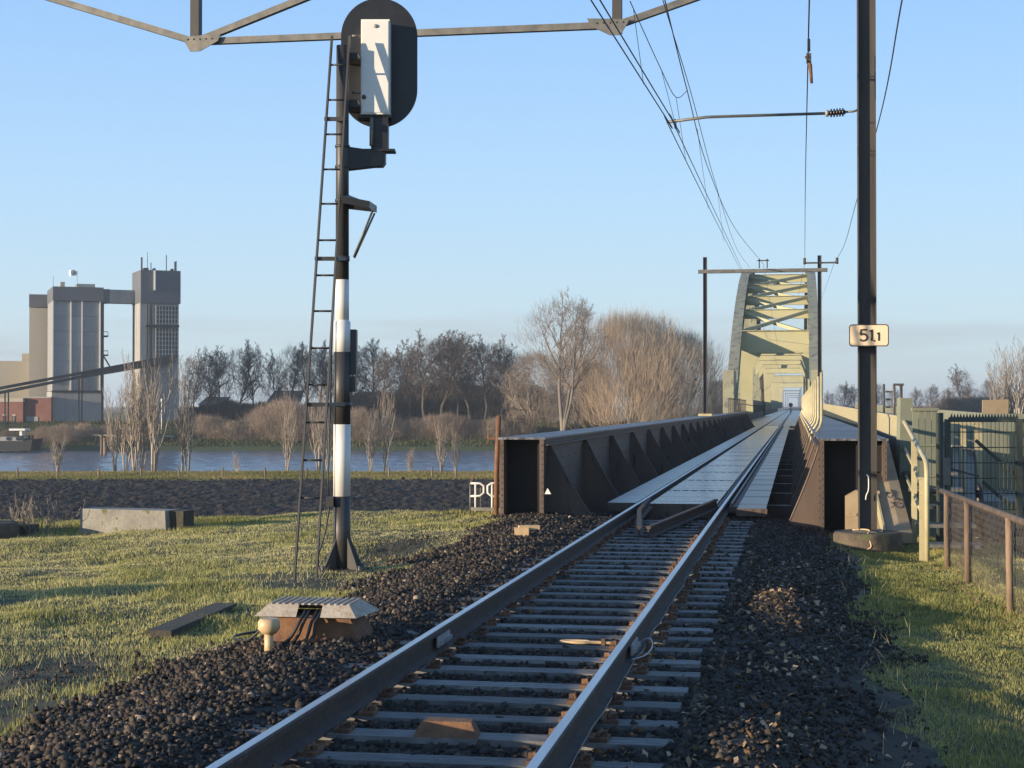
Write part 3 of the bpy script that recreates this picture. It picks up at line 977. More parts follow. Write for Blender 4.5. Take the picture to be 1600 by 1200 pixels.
# ------------------------------------------------------------------ overhead line
near_y = 25.3
def I_post(mb, x, y, z0, z1, wd, dp, fl=.016, wb=.012):
    """H section: flanges left and right, web facing the viewer"""
    mb.span(x - wd / 2, x - wd / 2 + fl, y - dp / 2, y + dp / 2, z0, z1)
    mb.span(x + wd / 2 - fl, x + wd / 2, y - dp / 2, y + dp / 2, z0, z1)
    mb.span(x - wd / 2 + fl, x + wd / 2 - fl, y - wb / 2, y + wb / 2, z0, z1)
    return mb
p = on_z(1355, 862, -.42)
PX, PY = p.x, p.y
ng = thing('catenary_gantry', 'dark steel catenary gantry whose post stands on a round concrete base', 'catenary gantry', (PX, PY, -.45))
def nb(o):
    o.location = (-PX, -PY, .45)
    return o
nb(I_post(MB(), PX, PY, -.12, 8.6, .265, .25).build('post', M['polesteel'], ng))
nb(MB().tube([(PX, PY, -.75), (PX, PY, -.16), (PX, PY, -.12)], [.50, .50, .47], 28).build('foot', M['footconc'], ng))
nb(MB().box((PX, PY, -.11), (.42, .40, .03)).build('base_plate', M['galv'], ng))
LX = -10.9
nb(I_post(MB(), LX, PY, -.45, 8.6, .265, .25).build('post', M['polesteel'], ng))
nb(MB().tube([(LX, PY, -.8), (LX, PY, -.2), (LX, PY, -.15)], [.50, .50, .47], 28).build('foot', M['footconc'], ng))
def ny(px, py):
    return on_y(px, py, PY)
gl, grr = ny(305, 58), ny(965, 44)
zc = (gl.z + grr.z) / 2
zt = zc + 1.25
gl.z = grr.z = zc
ch = .10
def chord(a, b):
    return MB().beam(a, b, .10, .10)
nb(chord(gl, grr).build('lower_chord', M['galv'], ng))
nb(chord((LX, PY, zt), (PX, PY, zt)).build('upper_chord', M['galv'], ng))
nb(chord(gl, (LX, PY, zt - .1)).build('end_brace', M['galv'], ng))
nb(chord(grr, (PX, PY, zt - .1)).build('end_brace', M['galv'], ng))
nb(chord(gl, (-3.9, PY, zt - .05)).build('diagonal', M['galv'], ng))
for g_ in (gl, grr):
    nb(MB().span(g_.x - .07, g_.x + .07, PY - .08, PY + .08, zc - .12, zt).build('hanger_post', M['polesteel'], ng))
    s = 1 if g_ is gl else 1
    prof = [(g_.x - .20, zc + .06), (g_.x + .45, zc + .10), (g_.x + .40, zc - .02), (g_.x + .10, zc - .17), (g_.x - .06, zc - .17)]
    if g_ is grr:
        prof = [(2 * g_.x - a, b) for a, b in prof]
    gp = nb(MB().prism([(a, PY - .105, b) for a, b in prof], (0, .02, 0)).build('gusset', M['galv'], ng))
    mb = MB()
    for q in range(5):
        mb.dome((g_.x + (1 if g_ is gl else -1) * (-.1 + q * .1), PY - .106, zc + .02), .016, (0, -1, 0))
    mb.build('bolts', M['polesteel'], gp)['kind'] = 'stuff'
# kilometre sign on the post
sy = PY - .15
sc = at_d(1358, 524, (Vector((PX, sy, 0)) - Vector((CAM.x, CAM.y, 0))).dot(FW))
sw, sh_ = .57, .325
ks = thing('kilometre_sign', 'cream kilometre sign with rounded corners reading 51,1 on the post', 'sign', (sc.x, sy, sc.z - sh_ / 2), 0)
def rrect(w_, h_, r, y, z0=0):
    P = []
    for (cx_, cz_, a0) in ((w_ / 2 - r, h_ - r, 0), (-w_ / 2 + r, h_ - r, 90), (-w_ / 2 + r, r, 180), (w_ / 2 - r, r, 270)):
        for a in range(0, 91, 18):
            P.append((cx_ + r * math.cos(rad(a0 + a)), y, z0 + cz_ + r * math.sin(rad(a0 + a))))
    return P
MB().prism(list(reversed(rrect(sw, sh_, .045, 0))), (0, .012, 0)).build('plate', M['ink'], ks)
MB().prism(list(reversed(rrect(sw - .03, sh_ - .03, .035, -.004, .015))), (0, .003, 0)).build('face', M['sign'], ks)
def stroke(nm, paths, r):
    mb = MB()
    for P_ in paths:
        mb.tube([(x_, -.007, z_) for x_, z_ in P_], r, 6)
    return mb.build(nm, M['ink'], ks)
def arc(cx_, cz_, rx_, rz_, a0, a1, n_=12):
    return [(cx_ + rx_ * math.cos(rad(a0 + (a1 - a0) * i_ / n_)), cz_ + rz_ * math.sin(rad(a0 + (a1 - a0) * i_ / n_))) for i_ in range(n_ + 1)]
stroke('number', [[(-.030, .245), (-.115, .245), (-.123, .172)] + arc(-.082, .133, .056, .050, 130, -145)], .0135)
stroke('number', [[(.005, .222), (.040, .245), (.040, .083)]], .0135)
stroke('comma', [[(.078, .092), (.072, .070)]], .010)
stroke('number', [[(.112, .185), (.140, .205), (.140, .083)]], .0115)
# steady arm
aend, abase = ny(1042, 190), ny(1342, 171)
arm = thing('steady_arm', 'pale registration arm with brown insulator holding the contact wires', 'steady arm', (PX - .14, PY, abase.z))
def ab_(o):
    o.location = (-PX + .14, -PY, -abase.z)
    return o
i0, i1 = ny(1322, 174), ny(1296, 176)
ab_(MB().tube([i1, ny(1130, 181), ny(1105, 182), aend], .022, 8).build('arm_tube', M['galv'], arm))
ins = MB()
for t in np.linspace(0, 1, 5):
    c = i0.lerp(i1, .15 + .7 * t)
    ins.tube([c - Vector((.012, 0, 0)), c + Vector((.012, 0, 0))], .062, 14)
ins.tube([i0, i1], .035, 8)
ab_(ins.build('insulator', M['darkins'], arm))
ab_(MB().tube([(i1 + Vector((.0, 0, 0))), i1 + Vector((-.05, 0, 0))], .05, 10).build('insulator_cap', M['lead'], arm))
ab_(MB().tube([i0, ny(1335, 173), (PX - .13, PY, abase.z)], .016, 6).build('link', M['galv'], arm))
ab_(MB().tube([aend + Vector((.12, 0, .04)), aend + Vector((.14, 0, -.10))], .02, 6).build('clip', M['polesteel'], arm))

# far gantry
FY = 85.0
fl_, fr_ = on_y(1102, 636, FY), on_y(1281, 640, FY)
fg = thing('portal_gantry', 'portal gantry with two dark posts in front of the arch', 'catenary gantry', (fl_.x, FY, 1.2))
def fb(o):
    o.location = (-fl_.x, -FY, -1.2)
    return o
zb_ = on_y(1190, 423, FY).z
for xx, nm in ((fl_.x, 0), (fr_.x, 1)):
    po = fb(I_post(MB(), xx, FY, -.6, zb_ + .75, .20, .20).build('post', M['polesteel'], fg))
MB().span(fl_.x - .35, fl_.x + .35, FY - .3, FY + .3, 1.2, 1.32).build('foot_plate', M['cream'], fg).location = (-fl_.x, -FY, -1.2)
MB().span(fl_.x - .25, fl_.x + .25, FY - .25, FY + .25, -4.9, 1.19).build('foot_column', M['concrete'], fg).location = (-fl_.x, -FY, -1.2)
fb(MB().span(fl_.x - .35, fr_.x + .4, FY - .14, FY + .14, zb_ - .09, zb_ + .09).build('cross_beam', M['galv'], fg))
c = on_y(1193, 412, FY)
mb = MB()
for dx in (-.2, .2):
    mb.span(c.x + dx - .03, c.x + dx + .03, FY - .03, FY + .03, zb_ + .14, zb_ + .62)
mb.span(c.x - .3, c.x + .3, FY - .03, FY + .03, zb_ + .50, zb_ + .56)
fb(mb.build('messenger_saddle', M['polesteel'], fg))
mb = MB().span(fr_.x - .75, fr_.x + .9, FY - .05, FY + .05, zb_ + .33, zb_ + .41)
for dx in (-.75, .88):
    mb.tube([(fr_.x + dx, FY, zb_ + .30), (fr_.x + dx, FY, zb_ + .62)], .07, 8)
fb(mb.build('feeder_bracket', M['polesteel'], fg))
for k, y in enumerate((660, 830, 1010, 1240, 1520)):
    g = thing('distant_gantry', 'faint catenary gantry along the line beyond the bridge, %s after it' % ('first', 'second', 'third', 'fourth', 'fifth')[k], 'catenary gantry', (0, y, -.2), group='distant gantries beyond the bridge')
    for s in (-1, 1):
        MB().span(s * 4.1 - .14, s * 4.1 + .14, -.14, .14, -.8, 10.0).build('post', M['polesteel'], g)
    MB().span(-4.3, 4.3, -.2, .2, 9.2, 9.6).build('cross_beam', M['polesteel'], g)

def back(p, q, y):
    """carry the line q -> p straight on to plane y behind it"""
    d = (p - q) / (p.y - q.y)
    return p + d * (y - p.y)
# contact wires: held at the steady arm, running to the arch
cwz = [on_y(1050, 197, PY), on_y(1062, 205, PY)]
far1 = on_y(1160, 427, 100.0)
wires = []
for k, (a, lab) in enumerate(((cwz[0], 'outer of the two contact wires clamped side by side above the track'), (cwz[1], 'inner of the two contact wires clamped side by side above the track'))):
    top = on_y(925 + 14 * k, 0, 17.0 - .2 * k)
    top.z = a.z + .02
    d = px_dir(925 + 14 * k, 0)
    top = CAM + d * ((a.z + .02 - CAM.z) / d.z)
    f = far1 + Vector((.12 * k, 0, 0))
    o = MB().tube([back(top, a, top.y - 18)] + [top] + smooth([a, on_y(1072 + 6 * k, 250 - 4 * k, 30.5), f], 10) + [Vector((.0 + .1 * k, 300, 5.6))], .0085, 5).build('contact_wire', M['copper'])
    tag(o, lab, 'wire')
# messenger: from above the camera to the saddle of the far gantry and droppers
ms = [at_d(1040, 0, 21.5), at_d(1075, 143, 27), at_d(1108, 265, 38), at_d(1150, 358, 58), on_y(1193, 412, FY)]
ms = [back(ms[0], ms[1], ms[0].y - 12)] + smooth(ms, 8)
me_w = tag(MB().tube(ms + [Vector((.3, 165, 7.4))], .009, 5).build('messenger_wire', M['copper']), 'messenger wire sagging down to the saddle on the far gantry', 'wire')
ms2 = [at_d(1043, 20, 21.8), at_d(1082, 150, 27.5), at_d(1118, 285, 40), at_d(1150, 385, 65), on_y(1172, 418, FY + 2)]
tag(MB().tube([back(ms2[0], ms2[1], ms2[0].y - 12)] + smooth(ms2, 8), .007, 5).build('auxiliary_wire', M['copper']), 'thinner auxiliary wire hanging just below the messenger wire', 'wire')
tag(MB().tube(smooth([at_d(985, 0, 19), at_d(1034, 108, 22.5), at_d(1057, 151, 24.5), at_d(1075, 140, 27)], 4), .006, 5).build('stitch_wire', M['copper']), 'thin slack stitch wire tied between messenger and contact wires', 'wire')
for k, (a, b) in enumerate(((at_d(990, 10, 19.3), at_d(1006, 130, 22.0)), (at_d(1034, 108, 22.5), at_d(1055, 190, 25)), (at_d(1057, 151, 24.5), at_d(1072, 250, 30.5)), (at_d(1090, 200, 30), at_d(1107, 326, 40)), (at_d(1122, 300, 42), at_d(1131, 377, 58)))):
    tag(MB().tube([a, b], .004, 4).build('dropper', M['copper']), ('thin dropper above the steady arm nearer the signal', 'thin dropper tied just above the steady arm end', 'thin dropper just beyond the steady arm', 'thin dropper midway between steady arm and far gantry', 'thin dropper closest to the far gantry')[k], 'wire', 'droppers between messenger and contact wires')
# two feeder wires on the right with a broken bird guard on one
f1 = [at_d(1266, 0, 19), at_d(1263, 120, 25), at_d(1259, 300, 45), on_y(1258, 411, FY)]
tag(MB().tube([back(Vector(f1[0]), Vector(f1[1]), 2)] + smooth(f1, 8) + [on_y(1246, 470, 165.0)], .010, 5).build('feeder_wire', M['copper']), 'feeder wire with a clamp hanging beside the gantry post', 'wire')
f2 = [at_d(1411, 0, 19), at_d(1378, 175, 27), at_d(1338, 318, 45), at_d(1320, 382, 65), on_y(1304, 411, FY)]
tag(MB().tube([back(Vector(f2[0]), Vector(f2[1]), 6)] + smooth(f2, 8) + [on_y(1283, 470, 165.0)], .010, 5).build('feeder_wire', M['copper']), 'feeder wire passing behind the gantry post to the outer bracket', 'wire')
wc = thing('wire_clamp', 'dangling wire clamp with a rusty tail on the feeder wire', 'clamp', at_d(1265, 92, 23.5))
q0 = at_d(1265, 92, 23.5)
MB().tube([(0, 0, .30), (0, 0, .12)], .022, 6).build('sleeve', M['polesteel'], wc)
MB().tube([(-.03, 0, .06), (.02, 0, -.08), (.04, 0, -.34)], [.03, .028, .02], 6).build('tail', M['rust'], wc)
MB().box((0, 0, .02), (.07, .05, .14)).build('clamp_body', M['polesteel'], wc)

# ------------------------------------------------------------------ signal with ladder
SZ = 21.0
SS = SZ / FPX
base = on_z(536, 890, -.37)
sg = thing('railway_signal', 'tall railway signal with black and white banded mast seen from behind', 'signal', base, YAW)
def sp(px, py, dy=0.0):
    return Vector(((px - 536) * SS, dy, (890 - py) * SS))
def smast(y0, y1, r0, r1, m, nm='mast_section'):
    return MB().tube([sp(534.5 + (y0 < 400) * -.5, y0), sp(534.5, y1)], [r0, r1], 24).build(nm, M[m], sg)
smast(890, 775, .112, .108, 'mastblack')
smast(775, 663, .110, .110, 'white')
smast(663, 550, .108, .108, 'mastblack')
smast(550, 503, .107, .107, 'white')
smast(503, 437, .088, .088, 'white')
smast(437, 70, .086, .080, 'mastblack')
MB().tube([sp(534.5, 506), sp(534.5, 500)], [.107, .090], 24).build('mast_collar', M['white'], sg)
for y in (230, 262, 315):
    MB().tube([sp(534.5, y), sp(534.5, y - 4)], .096, 20).build('mast_clamp', M['mastblack'], sg)
bp_ = MB().box((0, 0, .005), (.52, .52, .03)).build('base_plate', M['mastblack'], sg)
for a in range(4):
    t = rad(45 + 90 * a)
    d = Vector((math.cos(t), math.sin(t), 0))
    prof = [d * .09 + Vector((0, 0, .02)), d * .30 + Vector((0, 0, .02)), d * .30 + Vector((0, 0, .05)), d * .105 + Vector((0, 0, .42)), d * .09 + Vector((0, 0, .42))]
    n_ = d.cross(Vector((0, 0, 1))) * .014
    MB().prism([p_ - n_ for p_ in prof], n_ * 2).build('base_rib', M['mastblack'], bp_)
    MB().tube([d * .33 + Vector((0, 0, -.05)), d * .33 + Vector((0, 0, .07))], .018, 6).build('anchor_bolt', M['galv'], bp_)
MB().tube([(0, 0, -.25), (0, 0, -.012)], .36, 20).build('footing', M['concrete'], sg)
# oval back board
yb = -.04
def oval(w_, h_, y):
    P = []
    r = w_ / 2
    for i in range(33):
        t = math.pi * i / 32
        P.append((r * math.cos(t), y, h_ / 2 - r + r * math.sin(t)))
    for i in range(33):
        t = math.pi + math.pi * i / 32
        P.append((r * math.cos(t), y, -h_ / 2 + r + r * math.sin(t)))
    return P
hc = sp(592, 97) + Vector((-.033, 0, .084))      # the board stands behind the mast
hb = MB().prism([Vector(p_) + hc for p_ in reversed(oval(1.0, 1.70, .395))], (0, .025, 0)).build('back_board', M['black'], sg)
# white equipment cabinet on the back board
c0_, c1_ = sp(562, 25), sp(607, 175)
cb = MB().span(c0_.x, c1_.x, .115, .393, c1_.z, c0_.z).build('cabinet', M['cabinet'], sg)
MB().span(c0_.x - .05, c1_.x + .006, .15, .39, c1_.z - .035, c1_.z - .004).build('cabinet_rim', M['black'], cb)
dn = MB().span(c0_.x + .015, c1_.x - .015, .103, .114, c1_.z + .02, c0_.z - .02).build('door', M['cabinet'], cb)
MB().dome(sp(585, 36, .102), .03, (0, -1, 0)).build('vent_hood', M['lead'], cb)
for y in (51, 141):
    MB().tube([sp(563, y, .15), sp(555, y, .12), sp(548, y, .12)], .015, 6).build('hinge', M['galv'], cb)
MB().tube([sp(567, 148, .102), sp(567, 148, .085)], .028, 12).build('lock', M['polesteel'], cb)
# neck and bracket
MB().box(sp(591, 205, .25), (.22, .20, .46)).build('neck', M['black'], sg)
MB().box(sp(591, 231, .25), (.40, .26, .03)).build('neck_flange', M['black'], sg)
MB().tube([sp(579, 180, .12), sp(579, 225, .11)], .028, 8).build('conduit', M['galv'], sg)
bk = MB().prism([sp(540, 228, -.02), sp(600, 234, .14), sp(600, 250, .14), sp(596, 256, .13), sp(582, 257, .09), sp(540, 264, -.02)], (0, .20, 0)).build('bracket', M['black'], sg)
MB().box(sp(548, 160, .20), (.16, .36, .10)).build('head_clamp', M['black'], sg)
MB().box(sp(548, 85, .20), (.16, .36, .08)).build('head_clamp', M['black'], sg)
# foot platform
fp = MB().prism([sp(541, 325, -.55), sp(583, 333, -.55), sp(587, 330, .15), sp(541, 312, .15)], (0, 0, .09)).build('foot_platform', M['black'], sg)
MB().prism([sp(541, 326, -.02), sp(585, 331, -.02), sp(587, 325, -.02), sp(553, 309, -.02), sp(541, 309, -.02)], (0, .02, 0)).build('side_plate', M['black'], fp)
MB().tube([sp(583, 330, -.1), sp(553, 402, -.05)], .014, 6).build('strut', M['galv'], fp)
MB().tube([sp(583, 330, .2), sp(553, 402, .05)], .014, 6).build('strut', M['galv'], fp)
for y in (404, 632):
    cmk = MB().tube([sp(534.5, y + 4), sp(534.5, y - 4)], .115 if y > 500 else .095, 20).build('ladder_clamp', M['mastblack'], sg)
# control box behind the mast
MB().box(sp(549, 550, .10), (.12, .22, .58)).build('control_box', M['mastblack'], sg)
MB().box(sp(549, 600, .10), (.10, .20, .20)).build('terminal_box', M['mastblack'], sg)
# ladder
LA, LB = (460.5, 907), (518, 55)
RA, RB = (494.5, 907), (545.5, 55)
def lpx(a, b, py):
    return a[0] + (b[0] - a[0]) * (a[1] - py) / (a[1] - b[1])
def ldy(py):
    return -.075 - .00152 * (py - 57)
lroot = at_d(477, 905, SZ + ldy(905))
ld = thing('signal_ladder', 'thin black steel ladder leaning against the signal mast', 'ladder', lroot)
def lp(px, py, extra=0.0):
    return at_d(px, py, SZ + ldy(py) + extra) - lroot
for a, b in ((LA, LB), (RA, RB)):
    MB().beam(lp(*a), lp(*b), .022, .045).build('stile', M['mastblack'], ld)
for py in [100, 155, 209, 264, 318, 375, 430, 486, 544, 601, 660, 719, 778]:
    MB().tube([lp(lpx(LA, LB, py), py), lp(lpx(RA, RB, py), py)], .013, 8).build('rung', M['mastblack'], ld)
for py in (185, 404, 632):
    for A_, B_, tx in ((LA, LB, 527), (RA, RB, 541)):
        MB().beam(lp(lpx(A_, B_, py), py), at_d(tx, py, SZ - .02) - lroot, .03, .045).build('stay', M['mastblack'], ld)
    MB().beam(lp(lpx(LA, LB, py) - 3, py), lp(lpx(RA, RB, py) + 3, py), .03, .05).build('stay_bar', M['mastblack'], ld)
# junction on mast with hanging cable
MB().box(sp(517, 783, -.10), (.10, .10, .12)).build('junction_box', M['mastblack'], sg)
MB().tube(smooth([sp(517, 788, -.12), sp(510, 830, -.14), sp(500, 870, -.18), sp(505, 893, -.25)], 5), .012, 6).build('cable', M['rubber'], sg)
MB().tube([sp(516, 775, -.10), sp(514, 750, -.11), sp(521, 500, -.10)], .010, 6).build('cable', M['rubber'], sg)

# ------------------------------------------------------------------ lineside things on the left
BZ = -.36
bpos = on_ground(487, 1005)
BZ = bpos.z - .02
cbx = thing('cable_joint_box', 'rusty trackside cable box with ribbed white topped lid', 'cable box', (bpos.x, bpos.y, BZ))
bw = MB()
bw.add([(-.42, 0, 0), (.42, 0, 0), (.42, .52, 0), (-.42, .52, 0), (-.36, .05, .24), (.30, .05, .24), (.30, .46, .24), (-.36, .46, .24)],
       [(3, 2, 1, 0), (4, 5, 6, 7), (0, 1, 5, 4), (1, 2, 6, 5), (2, 3, 7, 6), (3, 0, 4, 7)])
bw.build('body', M['rust'], cbx)
M['lid'] = mat('weathered lid', (0.46, 0.40, 0.32), (0.30, 0.24, 0.17), scale=9, rough=.7, bump=.2, c3=(.30, .18, .09), s3=30, t3=.6)
ldm = MB()
ldm.add([(-.47, -.03, .235), (-.12, -.03, .235), (-.12, .06, .325), (-.38, .06, .325)], [(0, 1, 2, 3)])
ldm.add([(.08, -.03, .235), (.38, -.03, .235), (.30, .06, .325), (.08, .06, .325)], [(0, 1, 2, 3)])
ldm.add([(-.38, .06, .325), (.30, .06, .325), (.30, .44, .335), (-.38, .44, .335)], [(0, 1, 2, 3)])
ldm.add([(.38, -.03, .235), (.44, .5, .24), (.30, .44, .335), (.30, .06, .325)], [(0, 1, 2, 3)])
ldm.add([(-.47, -.03, .235), (-.38, .06, .325), (-.38, .44, .335), (-.5, .5, .24)], [(0, 1, 2, 3)])
ldm.add([(-.5, .5, .24), (-.38, .44, .335), (.30, .44, .335), (.44, .5, .24)], [(0, 1, 2, 3)])
ldm.add([(-.46, -.02, .232), (.37, -.02, .232), (.43, .49, .236), (-.49, .49, .236)], [(0, 1, 2, 3)])
lid = ldm.build('lid', M['lid'], cbx)
for q in range(13):
    x = -.36 + q * .054
    MB().beam((x, .062, .329), (x + .002, .44, .339), .022, .014).build('lid_rib', M['lid'], lid)
for q in range(4):
    x = -.06 + q * .035 + (.03 if q > 1 else 0)
    MB().tube(smooth([(x, .04, .28), (x - .02, -.06, .20), (x - .10 + .02 * q, -.10, .06), (x - .22 + .03 * q, -.16, .005)], 5), .013, 6).build('cable', M['rubber'], cbx)
MB().box((.02, -.11, .06), (.10, .03, .025)).build('cable_clamp', M['rust'], cbx)
mp_ = on_ground(421, 1018)
BZ = mp_.z
mk = thing('marker_post', 'short cream capped marker post beside the cable box', 'post', (mp_.x, mp_.y, BZ))
MB().tube([(0, 0, -.05), (0, 0, .16)], .036, 14).build('stem', M['marker'], mk)
MB().tube([(0, 0, .145), (0, 0, .185), (0, 0, .24), (0, 0, .265)], [.055, .088, .088, .07], 14).build('cap', M['marker'], mk)
tag(MB().tube(smooth([(mp_.x - .07, mp_.y, BZ + .17), (mp_.x - .22, mp_.y + .1, BZ + .07), (mp_.x - .45, mp_.y + .5, BZ + .05), (mp_.x - .25, mp_.y + 1.2, BZ + .03)], 6), .011, 6).build('ground_cable', M['rubber']), 'black cable curling over the stones from the marker post', 'cable')
# concrete trough lid
ta, tb2 = on_ground(262, 998), on_ground(366, 948)
d = (tb2 - ta)
tl = thing('cable_trough', 'dark concrete cable trough lid lying at the ballast edge', 'cable trough', (ta.x, ta.y, ta.z - .04), math.atan2(d.y, d.x))
MB().span(0, d.length, -.04, .20, .0, .12).build('lid', M['darkconc'], tl)
MB().span(.02, d.length - .02, -.02, .18, -.12, -.002).build('channel', M['darkconc'], tl)
# pale stump of a post by the bridge
sp_ = on_ground(815, 838)
stp = thing('concrete_stump', 'pale broken concrete stump in the ballast before the bridge', 'stump', (sp_.x, sp_.y, sp_.z - .02))
MB().box((0, 0, .07), (.20, .16, .16), Matrix.Rotation(.2, 3, 'Z')).build('block', M['marker'], stp)
MB().box((.10, .05, .15), (.30, .12, .06), Matrix.Rotation(.3, 3, 'Z')).build('cap', M['marker'], stp)
# concrete block at the edge of the verge
a, b = on_ground(122, 836), on_ground(276, 826)
L = (b - a).length
cbk = thing('concrete_block', 'low weathered concrete block at the edge of the grass verge', 'concrete block', (a.x, a.y + .1, a.z), rad(-6))
za = CAM.z - (795 - HY) * (a - CAM).dot(FW) / FPX - a.z
zb3 = za - .01
nb_ = MB()
nb_.add([(0, 0, -.4), (L, 0, -.4), (L, .45, -.4), (0, .45, -.4), (0, 0, za), (L * .97, 0, zb3), (L, .45, zb3), (0, .45, za)], [(3, 2, 1, 0), (4, 5, 6, 7), (0, 1, 5, 4), (1, 2, 6, 5), (2, 3, 7, 6), (3, 0, 4, 7)])
nb_.build('block', M['concrete'], cbk)
MB().span(L * .98, L + .22, .12, .5, -.3, zb3 - .01).build('step', M['darkconc'], cbk)
a = on_ground(40, 838)
tag(MB().span(-.75, .0, 0, .5, -.3, .17).build('dark_slab', M['darkconc'], None, (a.x, a.y, a.z)), 'low dark slab beside the dry stems at the verge edge', 'slab')
# rusty pole with cross arm by the girder end, white railing
rp_ = on_ground(775, 806)
rp = thing('rusty_pole', 'rusty pole with a short cross arm before the left girder', 'pole', (rp_.x, rp_.y, rp_.z), YAW)
MB().tube([(0, 0, -.2), (.015, 0, .9), (.05, 0, 1.72)], .043, 10).build('pole', M['rust'], rp)
MB().beam((-.12, 0, 1.33), (.33, 0, 1.34), .03, .04).build('cross_arm', M['rust'], rp)
MB().tube([(-.13, 0, 1.40), (-.13, 0, 1.22)], .012, 6).build('hook', M['rust'], rp)
wr_ = on_ground(735, 802)
Zr = (wr_ - CAM).dot(FW)
wr = thing('white_railing', 'white tubular railing with rounded loops beside the girder end', 'railing', (wr_.x, wr_.y, wr_.z), YAW)
s_ = Zr / FPX
def rl(px, py, dy=0):
    return Vector(((px - 735) * s_, dy, (800 - py) * s_))
for x0, x1, flip in ((735, 757, 1), (761, 783, -1)):
    if flip > 0:
        P = [rl(735, 753), rl(750, 753), rl(756, 757), rl(756, 768), rl(750, 773), rl(735, 773)]
    else:
        P = [rl(786, 753), rl(768, 753), rl(762, 757), rl(762, 768), rl(768, 773), rl(786, 773)]
    MB().tube(P, .02, 8).build('loop', M['white'], wr)
for x in (735, 743, 769, 784):
    MB().tube([rl(x, 803), rl(x, 753)], .018, 8).build('upright', M['white'] if x != 735 else M['galv'], wr)
MB().beam(rl(736, 793), rl(786, 794), .05, .06).build('kick_board', M['concrete'], wr)
MB().span(*(rl(744, 0).x, rl(751, 0).x), .02, .04, .05, .45).build('board', M['concrete'], wr)
MB().beam(rl(735, 752), rl(744, 735), .03, .03).build('brace', M['fencepost'], wr)
wt_ = on_x(851, 762, -2.12)
tag(MB().add([(-.05, 0, 0), (.06, 0, 0), (.0, 0, .10), (.0, .05, .0)], [(0, 1, 2), (1, 3, 2), (3, 0, 2), (0, 3, 1)]).build('white_tag', M['white'], None, (-2.1, G0 - .02, .25)), 'small white triangular tag fixed at the left girder end', 'tag')

# ------------------------------------------------------------------ right hand side: fence, ramp, handrail, gates
fa, fb1, fb2 = on_ground(1480, 890), on_ground(1511, 915), on_ground(1578, 962)
fd = (fa - fb2)
nf = thing('netting_fence', 'low wooden post fence with wire netting along the grass', 'fence', (fb2.x, fb2.y, -.45))
dirv = Vector((fd.x, fd.y, 0)).normalized()
PTS = [Vector((fb2.x, fb2.y, 0)) - dirv * (2.6 * k) for k in (6, 5, 4, 3, 2, 1, 0)]
PTS += [Vector((fb2.x, fb2.y, 0)) + dirv * (Vector((q_.x - fb2.x, q_.y - fb2.y, 0)).dot(dirv)) for q_ in (fb1, fa)]
o3 = Vector((fb2.x, fb2.y, -.45))
pm = MB().tube([(0, 0, -.15), (.01, 0, .55), (0, 0, 1.05)], .038, 8).mesh('fence_post', M['fencepost'])
for p in PTS:
    o = link('fence_post', pm, nf, (p.x - o3.x, p.y - o3.y, random.uniform(-.02, .02)))
    o.rotation_euler = (random.uniform(-.03, .03), random.uniform(-.03, .03), random.uniform(0, 6))
a, b = PTS[0] - o3, PTS[-1] - o3
a.z = b.z = 1.05
ext = (b - a).normalized() * .55
MB().tube([a, b + ext], .040, 8).build('top_rail', M['fencepost'], nf)
net = MB()
Ln = (b + ext - a).length
dv = (b - a).normalized()
nz_ = dv.cross(Vector((0, 0, 1))) * .05
for k in range(int(Ln / .085)):
    for s in (1, -1):
        p0 = a + dv * (k * .085) + nz_
        p0.z = 1.03
        p1 = p0 + dv * (s * .55)
        p1.z = .03
        if 0 < (p1 - a).dot(dv) < Ln:
            net.tube([p0, p1], .0021, 3, False, False)
net.build('wire_netting', M['mesh'], nf)['kind'] = 'stuff'

# inclined tan end cover of the right girder, with scribbled tag
rm = thing('sloped_cover', 'tan sloping steel cover with black scribbled tag beside the girder', 'cover', (3.5, 25.6, -.4))
t0, t1 = Vector((3.30, 28.9, 1.12)), Vector((3.46, 25.35, -.20))
O = Vector((3.5, 25.6, -.4))
sec = [(-.10, -.14), (-.10, 0), (.10, .03), (.27, -.0), (.27, -.14)]
ax = (t1 - t0)
upv = Vector((0, 0, 1))
MB().prism([t0 - O + Vector((u_, 0, v_)) for u_, v_ in sec], ax).build('cover_plate', M['tan'], rm)
MB().span(-.06, .24, -.2, .25, -.35, .10).build('foot_block', M['concrete'], rm)
MB().beam(t0 - O + Vector((-.14, 0, -.04)), t1 - O + Vector((-.14, 0, -.04)), .03, .22).build('edge_plate', M['cream'], rm)
sl_n = Vector((0, -ax.z, ax.y)).normalized() * -1
if sl_n.z < 0:
    sl_n = -sl_n
def on_cover(u, t):
    zt_ = .03 - abs(u - .10) * .16
    return t0 - O + ax * t + Vector((u, 0, zt_)) + sl_n * .004
mb = MB()
for cu in ([(.05, .60), (.02, .63), (.07, .66), (.12, .62), (.10, .58), (.16, .60), (.14, .66), (.20, .68)], [(.12, .68), (.22, .66), (.26, .70), (.20, .755), (.12, .75), (.10, .71), (.22, .71)], [(.05, .70), (.10, .74), (.04, .76)]):
    mb.tube(smooth([on_cover(u, t) for u, t in cu], 5), .006, 4)
mb.build('scribble', M['ink'], rm)
# lower tan box beside the post base
bx = on_z(1336, 838, -.40)
tb_ = thing('tan_cabinet', 'small tan steel cabinet with sloping top behind the gantry post', 'cabinet', (2.95, 26.6, -.42))
MB().prism([(-.17, 0, -.25), (-.17, 0, .70), (.0, 0, .80), (.36, 0, .80), (.36, 0, -.25)], (0, .35, 0)).build('body', M['tan'], tb_)
MB().span(-.18, .0, -.015, -.002, .40, .44).build('seam', M['tan'], tb_)
